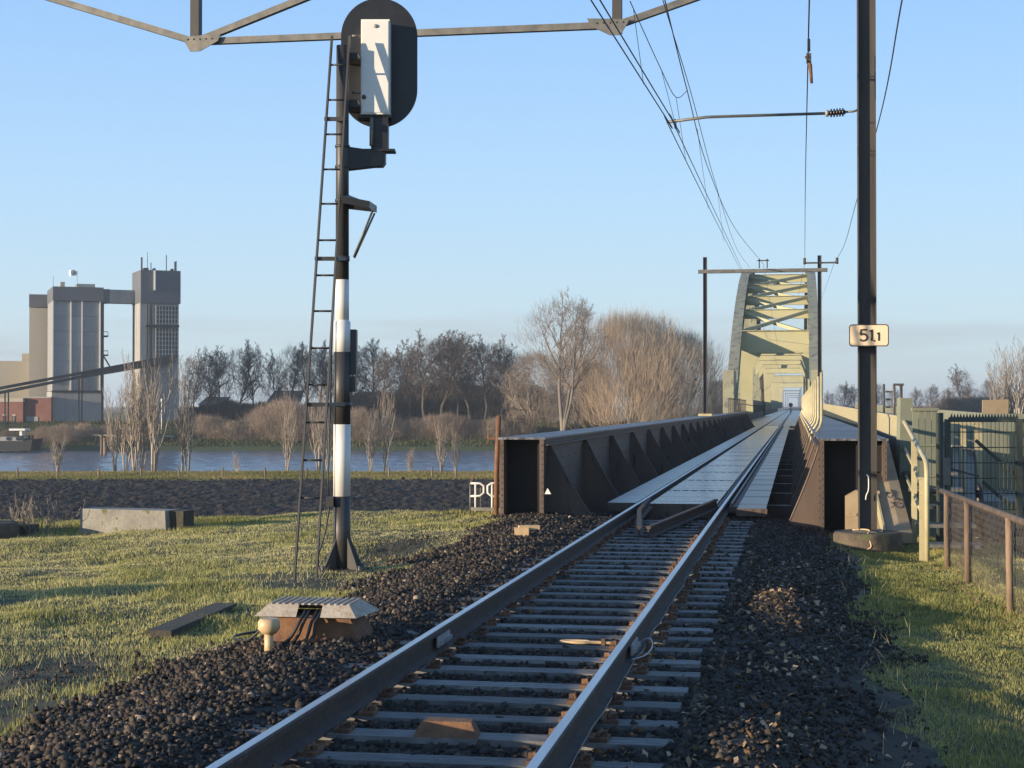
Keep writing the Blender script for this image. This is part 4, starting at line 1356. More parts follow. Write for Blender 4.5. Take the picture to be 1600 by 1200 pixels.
# cream handrail beside the ramp
hx = 3.80
hr = thing('stair_handrail', 'cream painted tubular handrail sloping down beside the sloped cover', 'handrail', (hx, 23.5, -.42))
def hp(y, z, dx=0):
    return Vector((dx, y - 23.5, z + .42))
MB().tube([hp(29.2, 1.52), hp(28.6, 1.50), hp(23.85, .98), hp(23.62, .93), hp(23.52, .82), hp(23.5, .66), hp(23.5, -.65)], .035, 10).build('top_rail', M['cream'], hr)
MB().span(-.035, .035, -.04, .04, -.3, 1.15).build('post', M['cream'], hr, (-.06, .12, 0))
for y, zt_ in ((26.0, 1.18), (28.8, 1.48)):
    MB().span(-.04, .04, -.05, .05, -.1, zt_ + .42).build('post', M['cream'], hr, (0, y - 23.5, 0))
for k in (1, 2):
    MB().tube([hp(28.8, 1.5 - .42 * k), hp(26, 1.2 - .42 * k), hp(23.6, .86 - .40 * k)], .028, 8).build('mid_rail', M['cream'], hr)
for k in range(5):
    MB().span(-.1, .75, 0, .5, 0, .05).build('tread', M['galv'], hr, (.08, .6 + k * .95, .12 + k * .22))

# cycle bridge parapet running beside the girder
cy = thing('cycle_bridge', 'pale green cycle bridge with cream parapet running beside the girder', 'bridge', (4, 29, -.4))
CO = Vector((4, 29, -.4))
def cyb(o):
    o.location = -CO
    return o
def zpar(y):
    return 1.50 + .0042 * (y - 29)
for k in range(40):
    y0, y1 = 29.3 + k * 3.0, 29.3 + (k + 1) * 3.0
    if k == 0:
        for q in range(7):
            yy = y0 + .1 + q * .42
            cyb(MB().span(3.93, 3.98, yy - .03, yy + .03, zpar(yy) - .42, zpar(yy) - .02).build('baluster', M['cream'], cy))
    else:
        v_ = [(3.94, y0, zpar(y0) - .40), (3.94, y1 - .04, zpar(y1) - .40), (3.94, y1 - .04, zpar(y1) - .03), (3.94, y0, zpar(y0) - .03)]
        cyb(MB().prism(v_, (.02, 0, 0)).build('parapet_panel', M['cream'], cy))
    cyb(MB().beam((3.95, y0, zpar(y0)), (3.95, y1, zpar(y1)), .07, .05).build('top_rail', M['cream'], cy))
cyb(MB().beam((3.96, 29.3, .6), (3.96, 149, 1.1), .05, .95).build('edge_beam', M['darkgreen'], cy))
cyb(MB().beam((5.6, 28.6, .02), (5.6, 149, .55), 3.3, .2).build('deck', M['concrete'], cy))
cyb(MB().beam((7.2, 29.3, .7), (7.2, 149, 1.2), .06, 1.5).build('far_parapet', M['green'], cy))
cyb(MB().span(3.9, 7.3, 28.6, 29.3, -5, -.1).build('abutment', M['concrete'], cy))
for y in (60, 90, 120, 148):
    cyb(MB().span(4.2, 7.0, y, y + .8, -7.5, .05).build('pier', M['concrete'], cy))
# lamp frame beyond the parapet
lf = thing('access_ladder_frame', 'small steel ladder frame rising behind the cycle bridge parapet', 'frame', on_y(1385, 634, 45) - Vector((0, 0, 1.2)))
_b = on_y(1385, 634, 45) - Vector((0, 0, 1.2))
def fpz(px, py):
    return on_y(px, py, 45) - _b
MB().tube([fpz(1381, 655), fpz(1381, 600)], .03, 6).build('upright', M['polesteel'], lf)
MB().tube([fpz(1397, 655), fpz(1397, 601)], .035, 6).build('upright', M['galv'], lf)
MB().tube([fpz(1408, 655), fpz(1408, 601)], .04, 6).build('upright', M['polesteel'], lf)
MB().beam(fpz(1396, 601), fpz(1412, 601), .2, .06).build('top_bar', M['polesteel'], lf)
for y in (612, 624, 636):
    MB().beam(fpz(1381, y), fpz(1397, y), .05, .05).build('rung', M['galv'], lf)

# green steel pillar, sheet fence and mesh gate
def gd_(px, py, Z):
    return at_d(px, py, Z)
gp0 = at_d(1423, 760, 27.5)
gpil = thing('green_pillar', 'broad pale green steel pillar at the head of the stairs', 'pillar', (gp0.x, gp0.y, -.4), YAW)
k_ = 27.5 / FPX
MB().prism([((1408 - 1423) * k_, 0, 0), ((1440 - 1423) * k_, 0, 0), ((1428 - 1423) * k_, 0, (760 - 640) * k_ + .72), ((1425 - 1423) * k_, 0, (760 - 620) * k_ + .75), ((1407 - 1423) * k_, 0, (760 - 619) * k_ + .75), ((1405 - 1423) * k_, 0, .9)], (0, .25, 0)).build('plate', M['green'], gpil)
k_ = 26.5 / FPX
q = at_d(1447, 800, 26.5)
sf = thing('sheet_fence', 'pale green corrugated sheet fence between the pillar and the gate', 'fence', (q.x, q.y, -.42), YAW)
zt2 = 1.73 - (642 - 634) * k_ + .42
x0, x1 = (1426 - 1447) * k_, (1466 - 1447) * k_
nsh = 4
for j in range(nsh):
    xa_, xb_ = x0 + (x1 - x0) * j / nsh, x0 + (x1 - x0) * (j + 1) / nsh
    MB().prism([(xa_, 0, 0), (xb_ - .012, 0, 0), (xb_ - .012, 0, zt2), (xa_, 0, zt2)], (0, .02, 0)).build('sheet', M['green'], sf)
MB().span(x0 - .02, x1, -.04, .04, zt2, zt2 + .05).build('top_rail', M['green'], sf)
for zz3 in (.5, 1.0, 1.5):
    MB().span(x0, x1, -.03, -.003, zz3, zz3 + .02).build('rail', M['green'], sf)
# gate
GZ = 25.0
k_ = GZ / FPX
q = at_d(1473, 800, GZ)
gt = thing('mesh_gate', 'dark green mesh gate with zigzag spikes along its top', 'gate', (q.x, q.y, -.42), YAW)
gz0 = CAM.z + .42
def g2(px, py, dy=0):
    return Vector(((px - 1473) * k_, dy, gz0 - (py - HY) * k_))
for px_a, wd in ((1468, .09), (1480, .07), (1592, .09), (1606, .07), (1720, .08)):
    MB().span(g2(px_a, 0).x - wd / 2, g2(px_a, 0).x + wd / 2, -.05, .05, 0, g2(0, 645 if px_a < 1475 else 655).z).build('post', M['darkgreen'], gt)
for py in (657, 800):
    MB().beam(g2(1482, py), g2(1718, py), .04, .05).build('rail', M['darkgreen'], gt)
MB().beam(g2(1482, 655, .0), g2(1590, 655, .0), .03, .06).build('spike_bar', M['darkgreen'], gt)
mb = MB()
for j in range(22):
    x = g2(1484, 0).x + j * .0475
    mb.prism([(x, -.012, g2(0, 653).z), (x + .045, -.012, g2(0, 653).z), (x + .0225, -.012, g2(0, 653).z + .07)], (0, .012, 0))
mb.build('spikes', M['darkgreen'], gt)['kind'] = 'stuff'
x = g2(1485, 0).x
while x < g2(1718, 0).x:
    MB().tube([(x, 0, g2(0, 800).z), (x, 0, g2(0, 657).z)], .0045, 4, False).build('mesh_wire', M['darkgreen'], gt)
    x += .062
for j, py in enumerate(np.arange(675, 800, 24)):
    MB().tube([g2(1482, py, -.01), g2(1718, py, -.01)], .008, 4, False).build('mesh_bar', M['darkgreen'], gt)
MB().beam(g2(1525, 688, .03), g2(1590, 745, .03), .03, .05).build('brace', M['darkgreen'], gt)
MB().beam(g2(1535, 752, .03), g2(1590, 800, .03), .03, .05).build('brace', M['darkgreen'], gt)
MB().span(g2(1471, 0).x, g2(1483, 0).x, -.07, -.05, g2(0, 757).z, g2(0, 715).z).build('lock_plate', M['galv'], gt)
MB().beam(g2(1482, 732, -.02), g2(1528, 744, -.02), .03, .03).build('latch_bar', M['polesteel'], gt)
# barrier hoop and dark bollard behind the gate, cream railing frame, tan board
GZ2 = 27.5
k2 = GZ2 / FPX
def h2_(px, py, ox, dy=0):
    return Vector(((px - ox) * k2, dy, gz0 - (py - HY) * k2))
q = at_d(1500, 800, GZ2)
hp_ = thing('barrier_hoop', 'galvanised cycle barrier hoop behind the mesh gate', 'barrier', (q.x, q.y, -.42), YAW)
MB().tube(smooth([h2_(1487, 800, 1500), h2_(1487, 705, 1500), h2_(1492, 697, 1500), h2_(1510, 702, 1500), h2_(1523, 712, 1500), h2_(1527, 800, 1500)], 5), .025, 8).build('hoop', M['galv'], hp_)
MB().tube([h2_(1505, 800, 1500), h2_(1505, 702, 1500)], .018, 6).build('bar', M['galv'], hp_)
q = at_d(1530, 800, 26.6)
bl = thing('dark_bollard', 'dark tapered bollard standing behind the mesh gate', 'bollard', (q.x, q.y, -.42), YAW)
MB().tube([(0, 0, 0), (0, 0, .55), (0, 0, .80), (-.02, 0, .90)], [.085, .075, .05, .02], 14).build('body', M['black'], bl)
MB().tube([(0, 0, -.02), (0, 0, .05)], .12, 14).build('foot', M['black'], bl)
q = at_d(1505, 800, 30)
cf = thing('cream_post_frame', 'cream painted post and rail frame seen through the gate', 'railing', (q.x, q.y, -.42), YAW)
k3 = 30 / FPX
for px_a, w2 in ((1485, .10), (1504, .10), (1528, .12)):
    MB().span((px_a - 1505) * k3 - w2 / 2, (px_a - 1505) * k3 + w2 / 2, -.05, .05, -.1, gz0 - (658 - HY) * k3).build('post', M['cream'], cf)
MB().span((1480 - 1505) * k3, (1532 - 1505) * k3, -.06, .06, gz0 - (662 - HY) * k3, gz0 - (656 - HY) * k3).build('top_rail', M['cream'], cf)
q = at_d(1570, 800, 31)
gs = thing('green_screen', 'pale green plank screen behind the mesh gate', 'screen', (q.x, q.y, -.42), YAW)
k3 = 31 / FPX
for j in range(14):
    x = (1534 - 1570) * k3 + j * .155
    MB().span(x, x + .148, 0, .03, -.1, gz0 - (647 - HY) * k3 - .02 * (j % 2)).build('plank', M['green'], gs)
MB().span((1534 - 1570) * k3, (1534 - 1570) * k3 + 14 * .155, -.03, -.002, 1.9, 2.0).build('rail', M['green'], gs)
q = at_d(1555, 650, 33)
tbd = thing('tan_board', 'tan rectangular board raised above the green plank screen', 'board', (q.x, q.y, -.42), YAW)
k3 = 33 / FPX
MB().prism([(-.26, 0, gz0 - (649 - HY) * k3), (.26, 0, gz0 - (651 - HY) * k3), (.27, 0, gz0 - (624 - HY) * k3), (-.25, 0, gz0 - (625 - HY) * k3)], (0, .04, 0)).build('panel', M['tan'], tbd)
for s in (-.2, .2):
    MB().span(s - .03, s + .03, .045, .09, -.1, gz0 - (630 - HY) * k3).build('leg', M['galv'], tbd)
# loose white strap on the gantry post
q = Vector((PX, PY - .14, .5))
tag(MB().tube(smooth([(0, 0, .52), (.03, 0, .48), (.03, 0, .3), (.0, 0, .22), (-.01, 0, .15)], 4), .010, 5).build('white_strap', M['white'], None, (PX - .02, PY - .10, .2)), 'loose white strap hanging on the gantry post web', 'strap')
tag(MB().tube(smooth([(-.22, -.1, 0), (-.05, -.14, .01), (.02, -.30, .0), (-.02, -.46, -.05), (.03, -.50, -.2), (-.03, -.5, -.26)], 5), .012, 5).build('pale_cable', M['marker'], None, (PX, PY, -.09)), 'pale cable draped over the round concrete base', 'cable')

# ------------------------------------------------------------------ mill buildings across the river
M['silo_wall'] = mat('grey blue sheeting', (0.29, 0.285, 0.27), (0.22, 0.217, 0.208), scale=.5, rough=.6, stretch=(1, 1, .12), c3=(.17, .16, .15), s3=1.0, t3=.62, rnd=0.08)
M['silo_cap'] = mat('dark grey sheeting', (0.105, 0.108, 0.115), (0.09, 0.092, 0.098), scale=.2, rough=.6)
M['silo_conc'] = mat('pale concrete wall', (0.35, 0.34, 0.32), (0.25, 0.24, 0.225), scale=.6, rough=.85, stretch=(1, 1, .12), c3=(.17, .16, .15), s3=1.2, t3=.6)
M['beige'] = mat('beige sheeting', (0.42, 0.37, 0.28), (0.38, 0.335, 0.255), scale=.1, rough=.7)
M['brick'] = mat('red brick', (0.24, 0.105, 0.075), (0.17, 0.075, 0.055), scale=.6, rough=.9)
M['glass'] = mat('dark window', (0.03, 0.032, 0.035), rough=.15)
M['steel_dk'] = mat('dark conveyor steel', (0.035, 0.034, 0.034), (0.024, 0.023, 0.023), scale=.3, rough=.7)
M['rooft'] = mat('dark roof tiles', (0.16, 0.10, 0.075), (0.12, 0.075, 0.058), scale=1, rough=.9)
MZ = 310.0
MS = MZ / FPX
def far(px, py, ox, Z=MZ, dy=0.0):
    return Vector(((px - ox) * Z / FPX, dy, 0.0)), CAM.z - (py - HY) * Z / FPX
def mill(name, label, cat, ox, Z=MZ, zb=-1.7, group=None, rz=None):
    p = at_d(ox, HY, Z)
    t = thing(name, label, cat, (p.x, p.y, zb), YAW if rz is None else rz, group)
    def rect(nm, m, x0, x1, y0, y1, d0=0.0, d1=10.0, parent=None):
        """photo rectangle x0..x1 (px), y0 top, y1 bottom; d0..d1 depth in metres"""
        s = Z / FPX
        ztop, zbot = CAM.z - (y0 - HY) * s - zb, CAM.z - (y1 - HY) * s - zb
        return MB().span((x0 - ox) * s, (x1 - ox) * s, d0, d1, zbot, ztop).build(nm, M[m], parent or t)
    def pt(px, py, d=0.0):
        s = Z / FPX
        return Vector(((px - ox) * s, d, CAM.z - (py - HY) * s - zb))
    return t, rect, pt
t, rect, pt = mill('silo_block', 'grey clad silo block with dark cap and pale downpipes', 'silo', 121, rz=rad(30))
rect('wall', 'silo_conc', 82, 157, 612, 664, -.3, 12)
for x0, x1 in ((83, 109.5), (111.5, 126), (128.5, 154)):
    for y0, y1 in zip(np.linspace(471, 611, 7)[:-1], np.linspace(471, 611, 7)[1:]):
        rect('wall_panel', 'silo_wall', x0, x1, y0 + .25, y1 - .25, -.12, .2)
rect('wall', 'silo_wall', 83.2, 160, 470, 611, .21, 12)
rect('ledge', 'steel_dk', 82, 158, 610, 613, -.5, -.31)
for x in (83.3, 110.5, 127.3, 154.8):
    rect('downpipe', 'cabinet', x - 1, x + 1, 470, 611 if x != 83.3 else 600, -.45, -.14)
rect('side_stair', 'steel_dk', 155.8, 161, 471, 664, -.1, 11)
rect('cap', 'silo_cap', 83, 160, 448.5, 470.5, -.6, 13)
rect('roof_house', 'silo_wall', 121, 149, 442, 448.4, 2, 9)
rect('roof_vent', 'beige', 96.5, 103.5, 439, 448.4, 3, 4)
rect('lightning_rod', 'galv', 84.4, 84.9, 432, 448.4, 1, 1.1)
for y in (518, 548):
    pl_ = rect('landing', 'steel_dk', 161.1, 169, y + 5, y + 7, 1, 4)
    rect('landing_rail', 'galv', 161.1, 168.5, y - 1.2, y, 1, 1.08, pl_)
    rect('landing_rail', 'galv', 167.8, 168.5, y - 1, y + 5, 1, 1.08, pl_)
MB().beam(pt(161, 553, 2), pt(178, 582, 2), .25, .25).build('spout', M['steel_dk'], t)
t, rect, pt = mill('link_bridge', 'grey enclosed conveyor gallery joining silo block and tower', 'gallery', 190, rz=rad(33))
rect('gallery', 'silo_wall', 160.2, 218.8, 451, 472, 3, 6)
rect('gallery_end', 'silo_cap', 160.1, 175, 450.6, 472.3, 2.8, 6.2)
t, rect, pt = mill('mill_tower', 'tall mill tower with dark cap antennas and gridded windows', 'tower', 249, rz=rad(33))
rect('shaft', 'silo_conc', 219, 279, 474, 664, 0, 8)
rect('cap', 'silo_cap', 219, 281, 422.5, 474, -.5, 8.5)
rect('cap_pipe', 'cabinet', 239.2, 241.6, 423, 454, -.9, -.52)
for x in (229, 235):
    rect('downpipe', 'steel_dk', x, x + 1.6, 476, 664, -.3, -.02)
rect('balcony', 'steel_dk', 226, 278, 508, 511, -1.2, -.02)
rect('window_wall', 'glass', 243, 277, 478, 560, -.06, -.02)
for x in np.linspace(243, 277, 8):
    rect('mullion', 'silo_conc', x - .7, x + .7, 477, 560, -.55, -.07)
for y in np.linspace(478, 560, 13):
    rect('transom', 'silo_conc', 242.3, 277.7, y - .7, y + .7, -.50, -.065)
for x, y0, w_ in ((222.5, 402, 2.4), (237, 410, .8), (261, 397, .9), (274.5, 407, 1.8), (276.5, 406, .8), (231.5, 394, .4)):
    an = rect('antenna', 'galv', x - w_ / 2, x + w_ / 2, y0, 422.4, .8, 1.2)
for x in (227, 231, 242, 270):
    rect('roof_unit', 'steel_dk', x, x + 3.2, 418, 422.4, 1.5, 3)
for y in (428, 446):
    rect('panel_antenna', 'galv', 281.2, 283.2, y, y + 11, 1, 1.5)
t, rect, pt = mill('beige_silo', 'tall beige silo building with dark top band', 'silo', 64, 322, rz=rad(24))
rect('wall', 'beige', 46, 84, 480.5, 664, 0, 14)
rect('cap', 'silo_cap', 45.7, 84, 460, 480, -.3, 14.3)
t, rect, pt = mill('beige_shed', 'low beige sheet clad shed beside the beige silo', 'shed', 20, 328, rz=rad(24))
rect('wall', 'beige', -40, 46, 564, 664, 0, 20)
rect('step_wall', 'beige', 33, 46, 552, 564, 1, 18)
t, rect, pt = mill('brick_annex', 'red brick annex with pale door at the foot of the silos', 'building', 58, 307)
rect('wall', 'brick', 38, 80, 621, 664, 0, 8)
rect('door', 'silo_wall', 41, 60, 651, 664, -.1, -.005)
rect('parapet', 'silo_conc', 37.5, 80.2, 620, 622, -.15, 8.1)
t, rect, pt = mill('brick_house', 'low red brick building with pale window frames by the quay', 'building', 10, 306)
rect('wall', 'brick', -35, 36, 628, 664, 0, 8)
rect('fascia', 'beige', -35.2, 36.3, 622, 628, -.2, 8.2)
for x in (5, 20):
    w_ = rect('window', 'glass', x, x + 4.5, 649, 660, -.04, -.005)
    rect('frame', 'cabinet', x - .5, x + 5, 648, 649, -.1, -.045, w_)
    rect('frame', 'cabinet', x + 2, x + 2.5, 649, 660, -.1, -.045, w_)
t, rect, pt = mill('conveyor', 'long inclined conveyor gallery rising to the mill tower', 'conveyor', 120, 303, rz=rad(33))
MB().beam(pt(-20, 612), pt(272, 554), 1.0, .55).build('upper_deck', M['steel_dk'], t)
MB().beam(pt(-20, 619), pt(130, 588), 1.0, .55).build('lower_deck', M['steel_dk'], t)
MB().beam(pt(127, 587), pt(272, 561), 1.0, 1.0).build('lower_deck', M['steel_dk'], t)
for x, yt in ((12.5, 614), (17.5, 613), (123.5, 589), (128, 588)):
    rect('trestle_leg', 'steel_dk', x - .9, x + .9, yt, 666, 0, .4)
for x in np.arange(0, 128, 18):
    MB().beam(pt(x, 612 - (x + 20) * .1986 + 4), pt(x, 619 - (x + 20) * .2066 ), .5, .12, (0, 1, 0)).build('strut', M['steel_dk'], t)
t, rect, pt = mill('flag_pole', 'white flag flying from a thin pole on the silo roof', 'flag', 120, 312, zb=23.7)
rect('pole', 'galv', 119.8, 120.2, 420, 449, 0, .06)
fl = MB()
nx_ = 9
for j in range(nx_):
    u_ = j / (nx_ - 1)
    for k in (0, 1):
        p_ = pt(119.6 - 13 * u_, 421 + 9 * k + 1.2 * u_)
        fl.v.append((p_.x, .35 * math.sin(u_ * 7), p_.z))
fl.f = [(2 * j, 2 * j + 1, 2 * j + 3, 2 * j + 2) for j in range(nx_ - 1)]
fl.sm = [True] * len(fl.f)
fl_o = fl.build('flag', M['cabinet'], t)
M['emblem'] = mat('flag emblem blue', (0.12, 0.17, 0.26), rough=.7)
MB().tube([pt(113, 425.5, -.42), pt(113, 425.5, .42)], .33, 12).build('emblem', M['emblem'], fl_o)

# barge, mooring posts and quay rail
p = at_d(20, HY, 276)
M['hull'] = mat('tarred hull', (0.010, 0.010, 0.012), rough=.6)
bg_ = thing('river_barge', 'dark hulled barge with white deckhouse moored at the quay', 'barge', (p.x, p.y, -6.2), YAW)
def bs(px, py, d=0.0):
    return Vector(((px - 20) * 276 / FPX, d, CAM.z - (py - HY) * 276 / FPX + 6.2))
hull = [bs(-60, 704), bs(48, 704), bs(51, 686), bs(40, 689), bs(-60, 689)]
MB().prism(hull, (0, 6, 0)).build('hull', M['hull'], bg_)
MB().prism([bs(-60, 689, .6), bs(34, 689, .6), bs(36, 685, .6), bs(12, 683, .6), bs(-60, 683, .6)], (0, 4.6, 0)).build('deckhouse', M['silo_conc'], bg_)
for x in (9, 24, 30):
    MB().span(bs(x, 0).x, bs(x + 5, 0).x, .4, .59, bs(0, 688).z, bs(0, 683).z).build('window', M['glass'], bg_)
MB().span(bs(10, 0).x, bs(35, 0).x, 1.5, 4.5, bs(0, 673).z, bs(0, 670).z).build('wheelhouse_roof', M['cabinet'], bg_)
MB().span(bs(25, 0).x, bs(29, 0).x, 2, 4, bs(0, 681).z, bs(0, 673).z).build('mast', M['cabinet'], bg_)
for x in (40, 45):
    MB().span(bs(x, 0).x, bs(x + 2, 0).x, 1, 2, bs(0, 688).z, bs(0, 680).z).build('bitt', M['black'], bg_)
for k, (px, py, Z, lab) in enumerate(((159, 680, 262, 'taller timber mooring post standing in the river'), (164.5, 684, 263, 'shorter timber mooring post with white band in the river'))):
    p = at_d(px, HY, Z)
    z0 = -8.0
    t = thing('mooring_post', lab, 'mooring post', (p.x, p.y, z0))
    ht = CAM.z - (py - HY) * Z / FPX - z0
    MB().tube([(0, 0, 0), (0, 0, ht)], .22 if k == 0 else .3, 10).build('pile', M['fencepost'], t)
    MB().tube([(0, 0, ht - .5), (0, 0, ht + .02)], .26 if k == 0 else .34, 10).build('pile_cap', M['rust'] if k else M['fencepost'], t)
p = at_d(207, HY, 290)
qr = thing('quay_rail', 'long pale pipe rail along the quay edge', 'rail', (p.x, p.y, -4.6), YAW)
s_ = 290 / FPX
MB().tube([((145 - 207) * s_, 0, CAM.z - (680 - HY) * s_ + 4.6), ((272 - 207) * s_, 0, CAM.z - (682 - HY) * s_ + 4.6)], .12, 8).build('pipe', M['cream'], qr)
for x in np.linspace(150, 268, 5):
    MB().span((x - 207) * s_ - .08, (x - 207) * s_ + .08, -.08, .08, -1, CAM.z - (682 - HY) * s_ + 4.6).build('support', M['galv'], qr)
# lamp column
p = at_d(253, HY, 296)
lc = thing('quay_lamp', 'slim white lamp column in front of the mill tower', 'lamp post', (p.x, p.y, -3.9))
MB().tube([(0, 0, 0), (0, 0, 6.3)], [.16, .10], 8).build('column', M['white'], lc)
MB().tube([(0, 0, 6.3), (0, 0, 6.9)], .2, 8).build('lantern', M['white'], lc)
# houses among the trees
for nm, lab, ox, Z, x0, x1, yr, ye, yb_ in (('far_house', 'dark roofed house with white gable wall among bare trees', 440, 352, 416, 462, 610, 628, 664), ('far_cottage', 'small pale cottage roof half hidden behind bare trees', 325, 350, 309, 345, 620, 632, 664)):
    t, rect, pt = mill(nm, lab, 'house', ox, Z, zb=-2.3)
    rect('wall', 'white' if nm == 'far_house' else 'brick', x0 + 2, x1 - 2, ye, yb_, 0, 8)
    MB().prism([pt(x0, ye + .5, -.4), pt(x0 + 9, yr, 4), pt(x0 + 9, yr, 4.4), pt(x0, ye + .5, 8.4)], (pt(x1, 0).x - pt(x0, 0).x, 0, 0)).build('roof', M['rooft'], t)
    MB().span(pt(x0 + 14, 0).x, pt(x0 + 18, 0).x, 3.5, 4.5, pt(0, yr + 2).z, pt(0, yr - 5).z).build('chimney', M['brick'], t)
    for x in np.linspace(x0 + 8, x1 - 12, 4):
        w_ = rect('window', 'glass', x, x + 5, ye + 6, ye + 14, -.06, -.005)
        rect('frame', 'cabinet', x + 2.2, x + 2.8, ye + 6, ye + 14, -.12, -.065, w_)
    rect('door', 'brick', x1 - 9, x1 - 5, ye + 8, yb_, -.06, -.005)

# field fence posts
for kf, px in enumerate((28, 90, 155, 221, 282, 348, 415, 479, 545, 608, 675, 712)):
    Z = 152.0
    p = at_d(px, HY, Z)
    o = MB().tube([(0, 0, -.3), (0, 0, 1.0)], .085, 7).mesh('field_post', M['fencepost'])
    f = link('field_post', o, None, (p.x, p.y, FLOOD), (0, rad(-12) if px == 282 else random.uniform(-.05, .05), 0))
    if px == 282:
        tag(f, 'leaning wooden fence post at the edge of the ploughed field', 'fence post', 'field fence posts')
    else:
        tag(f, 'upright wooden post at the ploughed field edge, ' + ('number %s from the white railing' % ['twelve', 'eleven', 'ten', 'nine', 'eight', 'seven', 'six', 'five', 'four', 'three', 'two', 'one'][kf]), 'fence post', 'field fence posts')

# ------------------------------------------------------------------ trees
def segs_mesh(name, segs, material, n=3):
    A = np.array([s[0] for s in segs])
    B = np.array([s[1] for s in segs])
    r0 = np.array([s[2] for s in segs])
    r1 = np.array([s[3] for s in segs])
    d = B - A
    d /= np.linalg.norm(d, axis=1, keepdims=True) + 1e-9
    h = np.where(np.abs(d[:, 2:3]) < .9, np.array([[0, 0, 1.]]), np.array([[1., 0, 0]]))
    u = np.cross(d, h)
    u /= np.linalg.norm(u, axis=1, keepdims=True) + 1e-9
    v = np.cross(d, u)
    m_ = len(A)
    V = np.empty((m_, 2 * n, 3))
    for k in range(n):
        t = 2 * math.pi * k / n
        w_ = u * math.cos(t) + v * math.sin(t)
        V[:, k] = A + w_ * r0[:, None]
        V[:, n + k] = B + w_ * r1[:, None]
    F = np.array([(k, (k + 1) % n, n + (k + 1) % n, n + k) for k in range(n)])
    T = (F[None] + (np.arange(m_) * 2 * n)[:, None, None]).reshape(-1, 4)
    tone = np.repeat(np.random.default_rng(3).random(m_), 2 * n)
    return np_mesh(name, V.reshape(-1, 3), T, material, attr=tone)

def grow_tree(seed, H, r0, nb=(9, 6, 5, 4), ratio=(.55, .5, .5, .45), ang=(50, 45, 42, 40), first=.28, up=.12, wob=.10, minr=.012, stems=1, spread=0.0, droop=0.0, wob0=1.0):
    rnd = random.Random(seed)
    trunk, crown = [], []
    stack = []
    for s in range(stems):
        a = rnd.uniform(0, 6.28)
        tilt = spread * rnd.uniform(.3, 1)
        d = Vector((math.cos(a) * tilt, math.sin(a) * tilt, 1)).normalized()
        stack.append((Vector((math.cos(a) * .15 * (stems > 1), math.sin(a) * .15 * (stems > 1), -.3)), d, H * rnd.uniform(.75, 1.0) if stems > 1 else H, r0 * rnd.uniform(.6, 1), 0))
    while stack:
        p, d, L, r, lev = stack.pop()
        n = (8, 6, 4, 3, 2)[min(lev, 4)]
        st = L / n
        kids = nb[lev] if lev < len(nb) else 0
        r_end = max(minr * .6, r * (.22 if lev == 0 else .3))
        pts = [p]
        rr = [r]
        for i in range(n):
            wb_ = wob if lev else wob * wob0
            d = (d + Vector((rnd.gauss(0, wb_), rnd.gauss(0, wb_), rnd.gauss(0, wb_) + (up if lev else .03) - (droop if lev > 1 else 0)))).normalized()
            p = p + d * st
            pts.append(p)
            rr.append(r + (r_end - r) * (i + 1) / n)
        for i in range(n):
            (trunk if lev <= 1 else crown).append((tuple(pts[i]), tuple(pts[i + 1]), max(rr[i], minr), max(rr[i + 1], minr * .8)))
        for k in range(kids):
            f = first + (1 - first) * (k + rnd.random()) / kids if lev == 0 else .15 + .85 * (k + rnd.random()) / kids
            x = min(f * n, n - .001)
            i = int(x)
            q = pts[i].lerp(pts[i + 1], x - i)
            dd = (pts[i + 1] - pts[i]).normalized()
            a = rnd.uniform(0, 6.28) if lev else k * 2.4 + rnd.uniform(-.5, .5)
            o = dd.orthogonal().normalized()
            o = Matrix.Rotation(a, 3, dd) @ o
            th = rad(ang[lev] * rnd.uniform(.7, 1.2)) * (1.0 - .35 * f if lev == 0 else 1)
            nd = dd * math.cos(th) + o * math.sin(th)
            l2 = L * ratio[lev] * rnd.uniform(.7, 1.1) * (1.15 - .6 * f if lev == 0 else 1 - .3 * f)
            stack.append((q, nd, l2, max(minr, (rr[i] * (.62 if lev == 0 else .6)))if lev < 2 else minr, lev + 1))
    return trunk, crown

M['bark_dk'] = tone_mat('dark bark', [(0, (0.050, 0.040, 0.034)), (1, (0.095, 0.078, 0.066))], rough=.9)
M['twig_dk'] = tone_mat('dark twigs', [(0, (0.065, 0.050, 0.042)), (1, (0.14, 0.105, 0.084))], rough=.9)
M['bark_pale'] = tone_mat('pale bark', [(0, (0.23, 0.195, 0.15)), (1, (0.42, 0.36, 0.28))], rough=.9)
M['bark_mid'] = tone_mat('grey brown bark', [(0, (0.11, 0.092, 0.074)), (1, (0.20, 0.17, 0.135))], rough=.9)
M['twig_pale'] = tone_mat('pale twigs', [(0, (0.18, 0.14, 0.105)), (1, (0.33, 0.26, 0.20))], rough=.9)
M['twig_tawny'] = tone_mat('tawny twigs', [(0, (0.40, 0.29, 0.185)), (1, (0.68, 0.52, 0.35))], rough=.9)
M['twig_brush'] = tone_mat('brown brush', [(0, (0.17, 0.125, 0.09)), (1, (0.36, 0.275, 0.20))], rough=.9)
M['thicket'] = tone_mat('dark thicket twigs', [(0, (0.030, 0.026, 0.022)), (1, (0.085, 0.068, 0.056))], rough=.9)

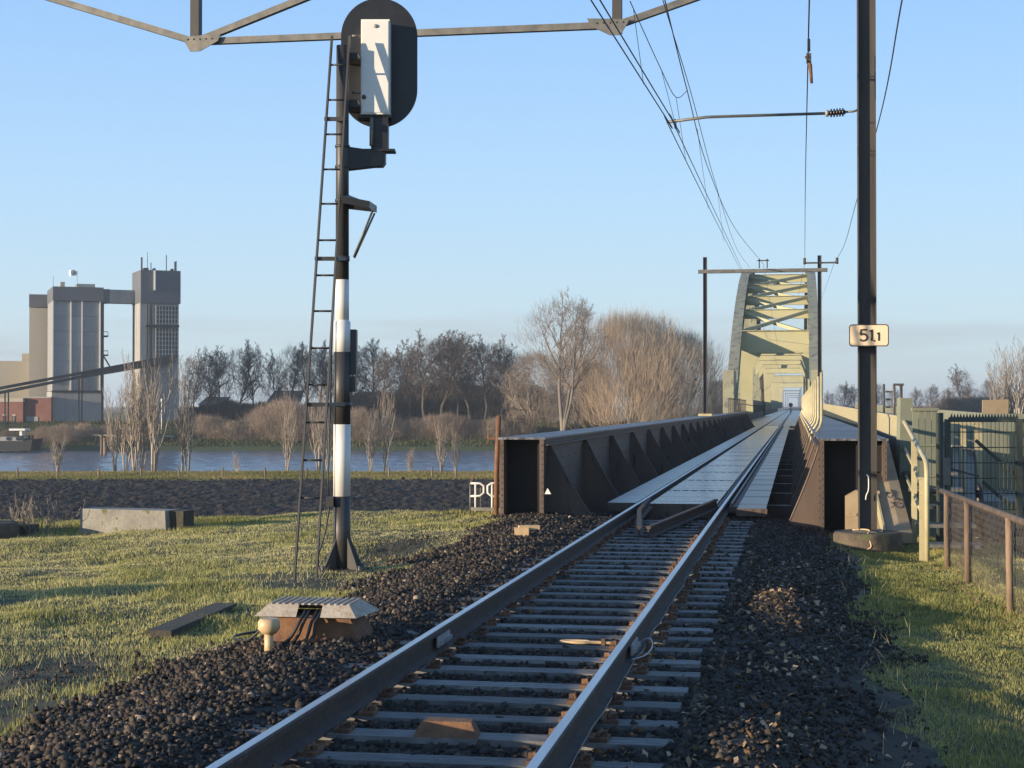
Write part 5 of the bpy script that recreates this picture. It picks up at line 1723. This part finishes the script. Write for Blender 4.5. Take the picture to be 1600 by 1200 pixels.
def twig_cloud(seed, n, H, R, zlo, root, length=(.6, 1.6), r=.02, shell=.35, up=.6, shape=1.0, lump=.25, fuzz=.10):
    """fine twigs filling a domed crown, all growing away from the root point"""
    g = np.random.default_rng(seed)
    t = g.uniform(0, 2 * np.pi, n)
    u = g.random(n) ** .8                           # height in the crown
    z = zlo + (H - zlo) * u
    prof = np.sqrt(np.clip(1 - (np.abs(u - .42) / .60) ** 2.2, .02, 1)) ** shape
    lumps = 1 + lump * (np.sin(t * 3 + seed) * np.sin(u * 7 + seed * 2) + .6 * np.sin(t * 7 + u * 11))
    rad_ = R * prof * (shell + (1 - shell) * g.random(n)) ** .7 * lumps * (1 + fuzz * np.abs(g.normal(0, 1, n)))
    z = z + fuzz * 1.2 * np.abs(g.normal(0, 1, n)) * (H - zlo) * .3
    P = np.stack([rad_ * np.cos(t), rad_ * np.sin(t), z], 1)
    d = P - np.array(root)
    d /= np.linalg.norm(d, axis=1, keepdims=True) + 1e-6
    d += g.normal(0, .38, (n, 3)) + np.array([0, 0, up])
    d /= np.linalg.norm(d, axis=1, keepdims=True)
    L = g.uniform(*length, n)
    A = P - d * (L * .5)[:, None]
    B = A + d * (L * .55)[:, None]
    d2 = d + g.normal(0, .22, (n, 3)) + np.array([0, 0, up * .3])
    d2 /= np.linalg.norm(d2, axis=1, keepdims=True)
    C = B + d2 * (L * .55)[:, None]
    rr0 = r * g.uniform(.7, 1.3, n)
    return np.concatenate([A, B]), np.concatenate([B, C]), np.concatenate([rr0, rr0 * .75]), np.concatenate([rr0 * .75, rr0 * .4])

def segs_mesh2(name, segs, cloud, material, n=3):
    A = np.array([q[0] for q in segs]).reshape(-1, 3)
    B = np.array([q[1] for q in segs]).reshape(-1, 3)
    r0 = np.array([q[2] for q in segs])
    r1 = np.array([q[3] for q in segs])
    if cloud is not None:
        A, B, r0, r1 = np.concatenate([A, cloud[0]]), np.concatenate([B, cloud[1]]), np.concatenate([r0, cloud[2]]), np.concatenate([r1, cloud[3]])
    return segs_mesh(name, list(zip(A, B, r0, r1)), material, n)

def variant(kw, mt, mc, cloud=None, nside=5):
    tr, cr = grow_tree(**kw)
    return segs_mesh('trunk', tr, M[mt], nside), segs_mesh2('crown', cr, twig_cloud(**cloud) if cloud else None, M[mc], 3)

BIG = []
for q in range(4):
    slim = q % 3
    BIG.append(variant(dict(seed=q, H=16, r0=.33, nb=(16, 9, 7, 3), ratio=((.33, .38, .43)[slim], .46, .45, .5), ang=(52, 46, 44, 42), first=.34, up=.10, wob=.09, minr=.021), 'bark_dk', 'twig_dk',
                       dict(seed=q + 3, n=1500, H=15.8, R=(3.0, 3.5, 4.0)[slim], zlo=4.6, root=(0, 0, 4.0), length=(.5, 1.4), r=.015, shell=.25, fuzz=.18)))
SAP = [variant(dict(seed=20 + q, H=10.5, r0=.15, nb=(13, 4), ratio=(.40, .5), ang=(36, 32), first=.18, up=.20, wob=.055, minr=.021, stems=4, spread=.15), 'bark_pale', 'twig_pale',
               dict(seed=q + 50, n=40, H=9.8, R=1.7, zlo=2.6, root=(0, 0, 0), length=(.4, 1.1), r=.008, shell=.1, up=1.0)) for q in range(4)]
BUSH = [variant(dict(seed=40 + q, H=5.0, r0=.06, nb=(6, 4), ratio=(.45, .5), ang=(36, 38), first=.12, up=.10, minr=.02, stems=14, spread=.95), 'twig_brush', 'twig_brush',
                dict(seed=q + 90, n=3400, H=5.2, R=3.4, zlo=.2, root=(0, 0, -1.0), length=(.4, 1.2), r=.017, shell=.15, up=.7, lump=.3, fuzz=.22), 3) for q in range(3)]
THICK = [variant(dict(seed=45 + q, H=5.0, r0=.06, nb=(6, 4), ratio=(.45, .5), ang=(36, 38), first=.12, up=.10, minr=.02, stems=10, spread=.9), 'thicket', 'thicket',
                 dict(seed=q + 95, n=4500, H=5.4, R=4.4, zlo=.1, root=(0, 0, -1.0), length=(.5, 1.4), r=.028, shell=.1, up=.6, lump=.3, fuzz=.2), 3) for q in range(2)]
LONE = variant(dict(seed=66, H=20, r0=.36, nb=(10, 8, 6, 3), ratio=(.46, .48, .46, .5), ang=(48, 44, 44, 42), first=.30, up=.10, wob=.12, wob0=.5, minr=.019, stems=3, spread=.26), 'bark_mid', 'twig_pale',
               dict(seed=8, n=1800, H=19, R=6.0, zlo=6, root=(0, 0, 6), length=(.7, 1.6), r=.013, shell=.4, fuzz=.16))
WILL = [variant(dict(seed=70 + q, H=17, r0=.34, nb=(12, 8, 4), ratio=(.5, .5, .5), ang=(40, 36, 38), first=.08, up=.15, minr=.020, stems=6, spread=.5), 'bark_pale', 'twig_tawny',
                dict(seed=q + 30, n=10500, H=16.6, R=8.4, zlo=.5, root=(0, 0, -2), length=(1.0, 2.8), r=.0155, shell=.2, up=.8, lump=.30, fuzz=.17)) for q in range(2)]
GREYW = variant(dict(seed=77, H=11, r0=.3, nb=(12, 8, 5), ratio=(.5, .5, .5), ang=(48, 42, 40), first=.2, up=.05, minr=.022, stems=2, spread=.3), 'bark_pale', 'twig_pale',
                dict(seed=34, n=4200, H=11.6, R=4.4, zlo=.5, root=(0, 0, 9), length=(.8, 1.8), r=.015, shell=.3, up=-.3, fuzz=.15))

def plant(name, label, cat, var, px, Z, zb, h_px, base_h, rz=0.0, group=None, sx=1.0):
    """height of the plant from its extent in the photograph at its distance"""
    p = at_d(px, HY, Z)
    k = (h_px * Z / FPX) / base_h
    t = thing(name, label, cat, (p.x, p.y, zb), rz, group)
    t.scale = (k * sx, k * sx, k)
    for me, nm in zip(var, ('trunk', 'crown')):
        link(nm, me, t)
    return t
rr_ = random.Random(5)
ONES = ['first', 'second', 'third', 'fourth', 'fifth', 'sixth', 'seventh', 'eighth', 'ninth', 'tenth', 'eleventh', 'twelfth', 'thirteenth', 'fourteenth', 'fifteenth', 'sixteenth', 'seventeenth', 'eighteenth', 'nineteenth', 'twentieth']
def nth(k):
    return ONES[k] if k < 20 else 'twenty ' + ONES[k - 20]
# row of bare trees on the dike
row = [(300, 106), (322, 108), (344, 112), (370, 118), (398, 118), (430, 106), (456, 124), (480, 112), (500, 118), (520, 112), (548, 122), (578, 126), (598, 108), (622, 106), (642, 118), (666, 132), (690, 136), (712, 132), (736, 130), (758, 128), (782, 126), (806, 112)]
for k, (px, hp_x) in enumerate(row):
    wide = 1.08 if px < 470 else 1.25 if px < 650 else 1.6
    plant('bare_tree', 'bare dark winter tree on the far dike, %s from the mill tower' % nth(k), 'tree', BIG[(k * 3 + k // 5) % 4], px, 325 + rr_.uniform(0, 14), -2.2, hp_x, 16.8, rr_.uniform(0, 6.28), 'bare trees along the dike', wide * rr_.uniform(.9, 1.1))
for k, px in enumerate(range(306, 850, 26)):
    plant('dark_thicket', 'low dark thicket under the dike trees, %s from the mill tower' % nth(k), 'thicket', THICK[k % 2], px, 340 + rr_.uniform(0, 8), -2.3, rr_.uniform(30, 42) + (30 if px > 640 else 14 if px > 540 else 0), 6.6, rr_.uniform(0, 6.28), 'thickets under the dike trees', 1.0)
# tall lone tree and willow mass by the bridge
plant('tall_bare_tree', 'tall pale bare tree with spreading limbs beside the tawny willow', 'tree', LONE, 880, 284, -2.5, 218, 21.0, .6, None, 1.1)
plant('willow_tree', 'broad tawny willow with dense rounded crown beside the tall bare tree', 'tree', WILL[0], 985, 292, -2.8, 202, 20.0, .3, None, 1.12)
plant('willow_tree', 'lower tawny willow behind the gantry post and the round willow', 'tree', WILL[1], 1056, 300, -2.8, 170, 20.0, 1.7, None, 1.1)
plant('hanging_willow', 'short grey willow with hanging twigs beside the dark trees', 'tree', GREYW, 836, 296, -2.6, 124, 12.8, 2.9)
plant('tawny_willow', 'pale tawny willow with hanging twigs behind the tall bare tree', 'tree', GREYW, 900, 300, -2.6, 118, 12.8, 1.2, None, 1.15)
plant('broad_willow', 'low broad tawny willow between tall bare tree and round willow', 'tree', WILL[1], 925, 306, -2.6, 112, 20.0, 2.2, None, .9)
plant('small_willow', 'low brown willow at the foot of the arch', 'tree', WILL[1], 1122, 306, -2.6, 84, 20.0, 4.0, None, .8)
# brush on the far bank
for k, (px, hh_) in enumerate(((12, 16), (70, 22), (100, 26), (132, 26), (168, 24), (205, 22), (232, 22), (318, 40), (338, 38), (362, 30), (415, 54), (440, 66), (466, 62), (505, 46), (535, 40), (562, 52), (585, 36), (612, 40), (648, 34), (676, 40), (700, 44), (722, 38), (748, 32), (775, 36), (810, 40))):
    plant('bank_bush', 'rounded brown leafless bush on the far river bank, %s past the barge bow' % nth(k), 'bush', BUSH[k % 3], px, 290 + rr_.uniform(-2, 5), -5.3, hh_ + 10, 6.4, rr_.uniform(0, 6.28), 'brown bushes on the far river bank', .95 if hh_ > 30 else 1.3)
# saplings on the near bank
for k, (px, hh_) in enumerate(((180, 130), (196, 152), (212, 172), (224, 150), (240, 178), (284, 172), (294, 134), (450, 122), (498, 132), (514, 112), (579, 100), (603, 126), (690, 84), (712, 72))):
    plant('young_tree', 'slender pale leafless sapling clump on the near bank, %s from the mooring posts' % nth(k), 'tree', SAP[k % 4], px, 166 + rr_.uniform(-1, 4), -5.2, hh_, 10.8, rr_.uniform(0, 6.28), 'pale saplings on the near river bank', .85)
for k, (px, hh_, lab) in enumerate(((92, 60, 'twiggy shrub on the near bank beside the barge'), (372, 34, 'small twiggy shrub on the near bank before the tawny bushes'), (640, 40, 'low spreading shrub on the near bank beside the pale saplings'))):
    plant('bank_shrub', lab, 'shrub', SAP[k], px, 165, -5.2, hh_, 10.8, rr_.uniform(0, 6), None, 1.5)
# dry stems by the dark slab
p = on_ground(48, 836)
ds = thing('dry_stems', 'clump of tall dry pale stems at the verge edge', 'plant', (p.x, p.y + .15, p.z - .05))
tr, cr = grow_tree(seed=90, H=.98, r0=.010, nb=(6, 2), ratio=(.3, .4), ang=(28, 30), first=.35, up=.2, minr=.0035, stems=34, spread=.5)
link('stems', segs_mesh('stems', tr, M['bark_pale'], 4), ds)
link('twigs', segs_mesh('twigs', cr, M['twig_pale'], 3), ds)
# right hand trees over the cycle bridge
for k, (px, hh_, Z) in enumerate(((1298, 42, 420), (1316, 54, 430), (1336, 50, 430), (1372, 56, 430), (1394, 44, 440), (1432, 46, 430), (1455, 50, 430), (1478, 48, 425), (1502, 78, 430), (1522, 50, 420), (1545, 60, 420))):
    plant('distant_tree', 'bare brown tree beyond the cycle bridge, %s from the arch' % nth(k), 'tree', BIG[k % 4], px, Z, -2.0, hh_, 16.8, rr_.uniform(0, 6.28), 'bare trees beyond the cycle bridge', 1.3)
for k, (px, hh_, Z) in enumerate(((1560, 96, 300), (1578, 116, 302), (1592, 128, 300), (1606, 130, 303), (1624, 120, 300))):
    plant('poplar_tree', 'tall pale poplar behind the gate, %s beyond the tan board' % nth(k), 'tree', SAP[k % 4], px, Z, -2.3, hh_, 10.8, rr_.uniform(0, 6), 'tall poplars behind the gate', 1.15)
for k, px in enumerate(range(1294, 1640, 24)):
    plant('reed_thicket', 'low brown thicket beyond the cycle bridge, %s from the arch' % nth(k), 'thicket', BUSH[k % 3], px, 330 + rr_.uniform(0, 10), -2.2, 32 + 16 * (px > 1470), 6.4, rr_.uniform(0, 6), 'thickets beyond the cycle bridge', 1.3)

# ------------------------------------------------------------------ longer grass on the far meadow and the dike
def far_blades(name, n, X0, X1, Z0, Z1, zf, h, wd, material, seed):
    g = np.random.default_rng(seed)
    X, Z = g.uniform(X0, X1, n), g.uniform(Z0, Z1, n)
    hh = h * (.4 + .9 * vnoise(X, Z, .25, seed)) * g.uniform(.6, 1.3, n)
    wx, wy = CAM.x + ca * X - sa * Z, CAM.y + sa * X + ca * Z
    z = zf(Z)
    t = g.uniform(0, 2 * np.pi, n)
    dx, dy = np.cos(t) * wd / 2, np.sin(t) * wd / 2
    V = np.empty((n, 3, 3))
    V[:, 0] = np.stack([wx - dx, wy - dy, z - .03], 1)
    V[:, 1] = np.stack([wx + dx, wy + dy, z - .03], 1)
    V[:, 2] = np.stack([wx + g.normal(0, .35, n) * hh, wy + g.normal(0, .35, n) * hh, z + hh], 1)
    tone = np.clip(.75 * vnoise(X, Z, .18, seed + 1) + g.normal(.1, .18, n), 0, 1)
    return kind(link(name, np_mesh(name, V.reshape(-1, 3), np.arange(n * 3).reshape(n, 3), material, attr=np.repeat(tone, 3))), 'stuff')
M['fargrass'] = tone_mat('winter meadow grass', [(0, (0.12, 0.125, 0.035)), (.5, (0.22, 0.20, 0.065)), (1, (0.36, 0.27, 0.13))], rough=.8, translucent=.3)
M['dikegrass'] = tone_mat('dike grass blades', [(0, (0.045, 0.06, 0.018)), (.6, (0.085, 0.095, 0.03)), (1, (0.17, 0.13, 0.065))], rough=.8, translucent=.2)
far_blades('meadow_grass', 65000, -58, 16, 148.6, 168.5, lambda Z: np.interp(Z, [148.5, 167, 172], [FLOOD + .02, FLOOD - .02, -6.6]), .20, .10, M['fargrass'], 31)
far_blades('dike_grass', 60000, -115, 60, 287, 307, lambda Z: np.interp(Z, [285.5, 288, 293, 298, 306, 312], [-6.1, -5.0, -4.1, -3.7, -1.35, -1.3]), .45, .22, M['dikegrass'], 41)

# ------------------------------------------------------------------ thin winter haze round the whole place
m, nt_, b = new_mat('haze')
nt_.nodes.remove(b)
pv = N(nt_, 'ShaderNodeVolumePrincipled')
pv.inputs['Color'].default_value = (0.84, 0.93, 1.0, 1)
pv.inputs['Density'].default_value = 0.00027
pv.inputs['Anisotropy'].default_value = 0.2
nt_.links.new(pv.outputs[0], nt_.nodes['Material Output'].inputs['Volume'])
kind(MB().span(-9000, 9000, -9000, 9000, -9.8, 36).build('haze', m), 'stuff')
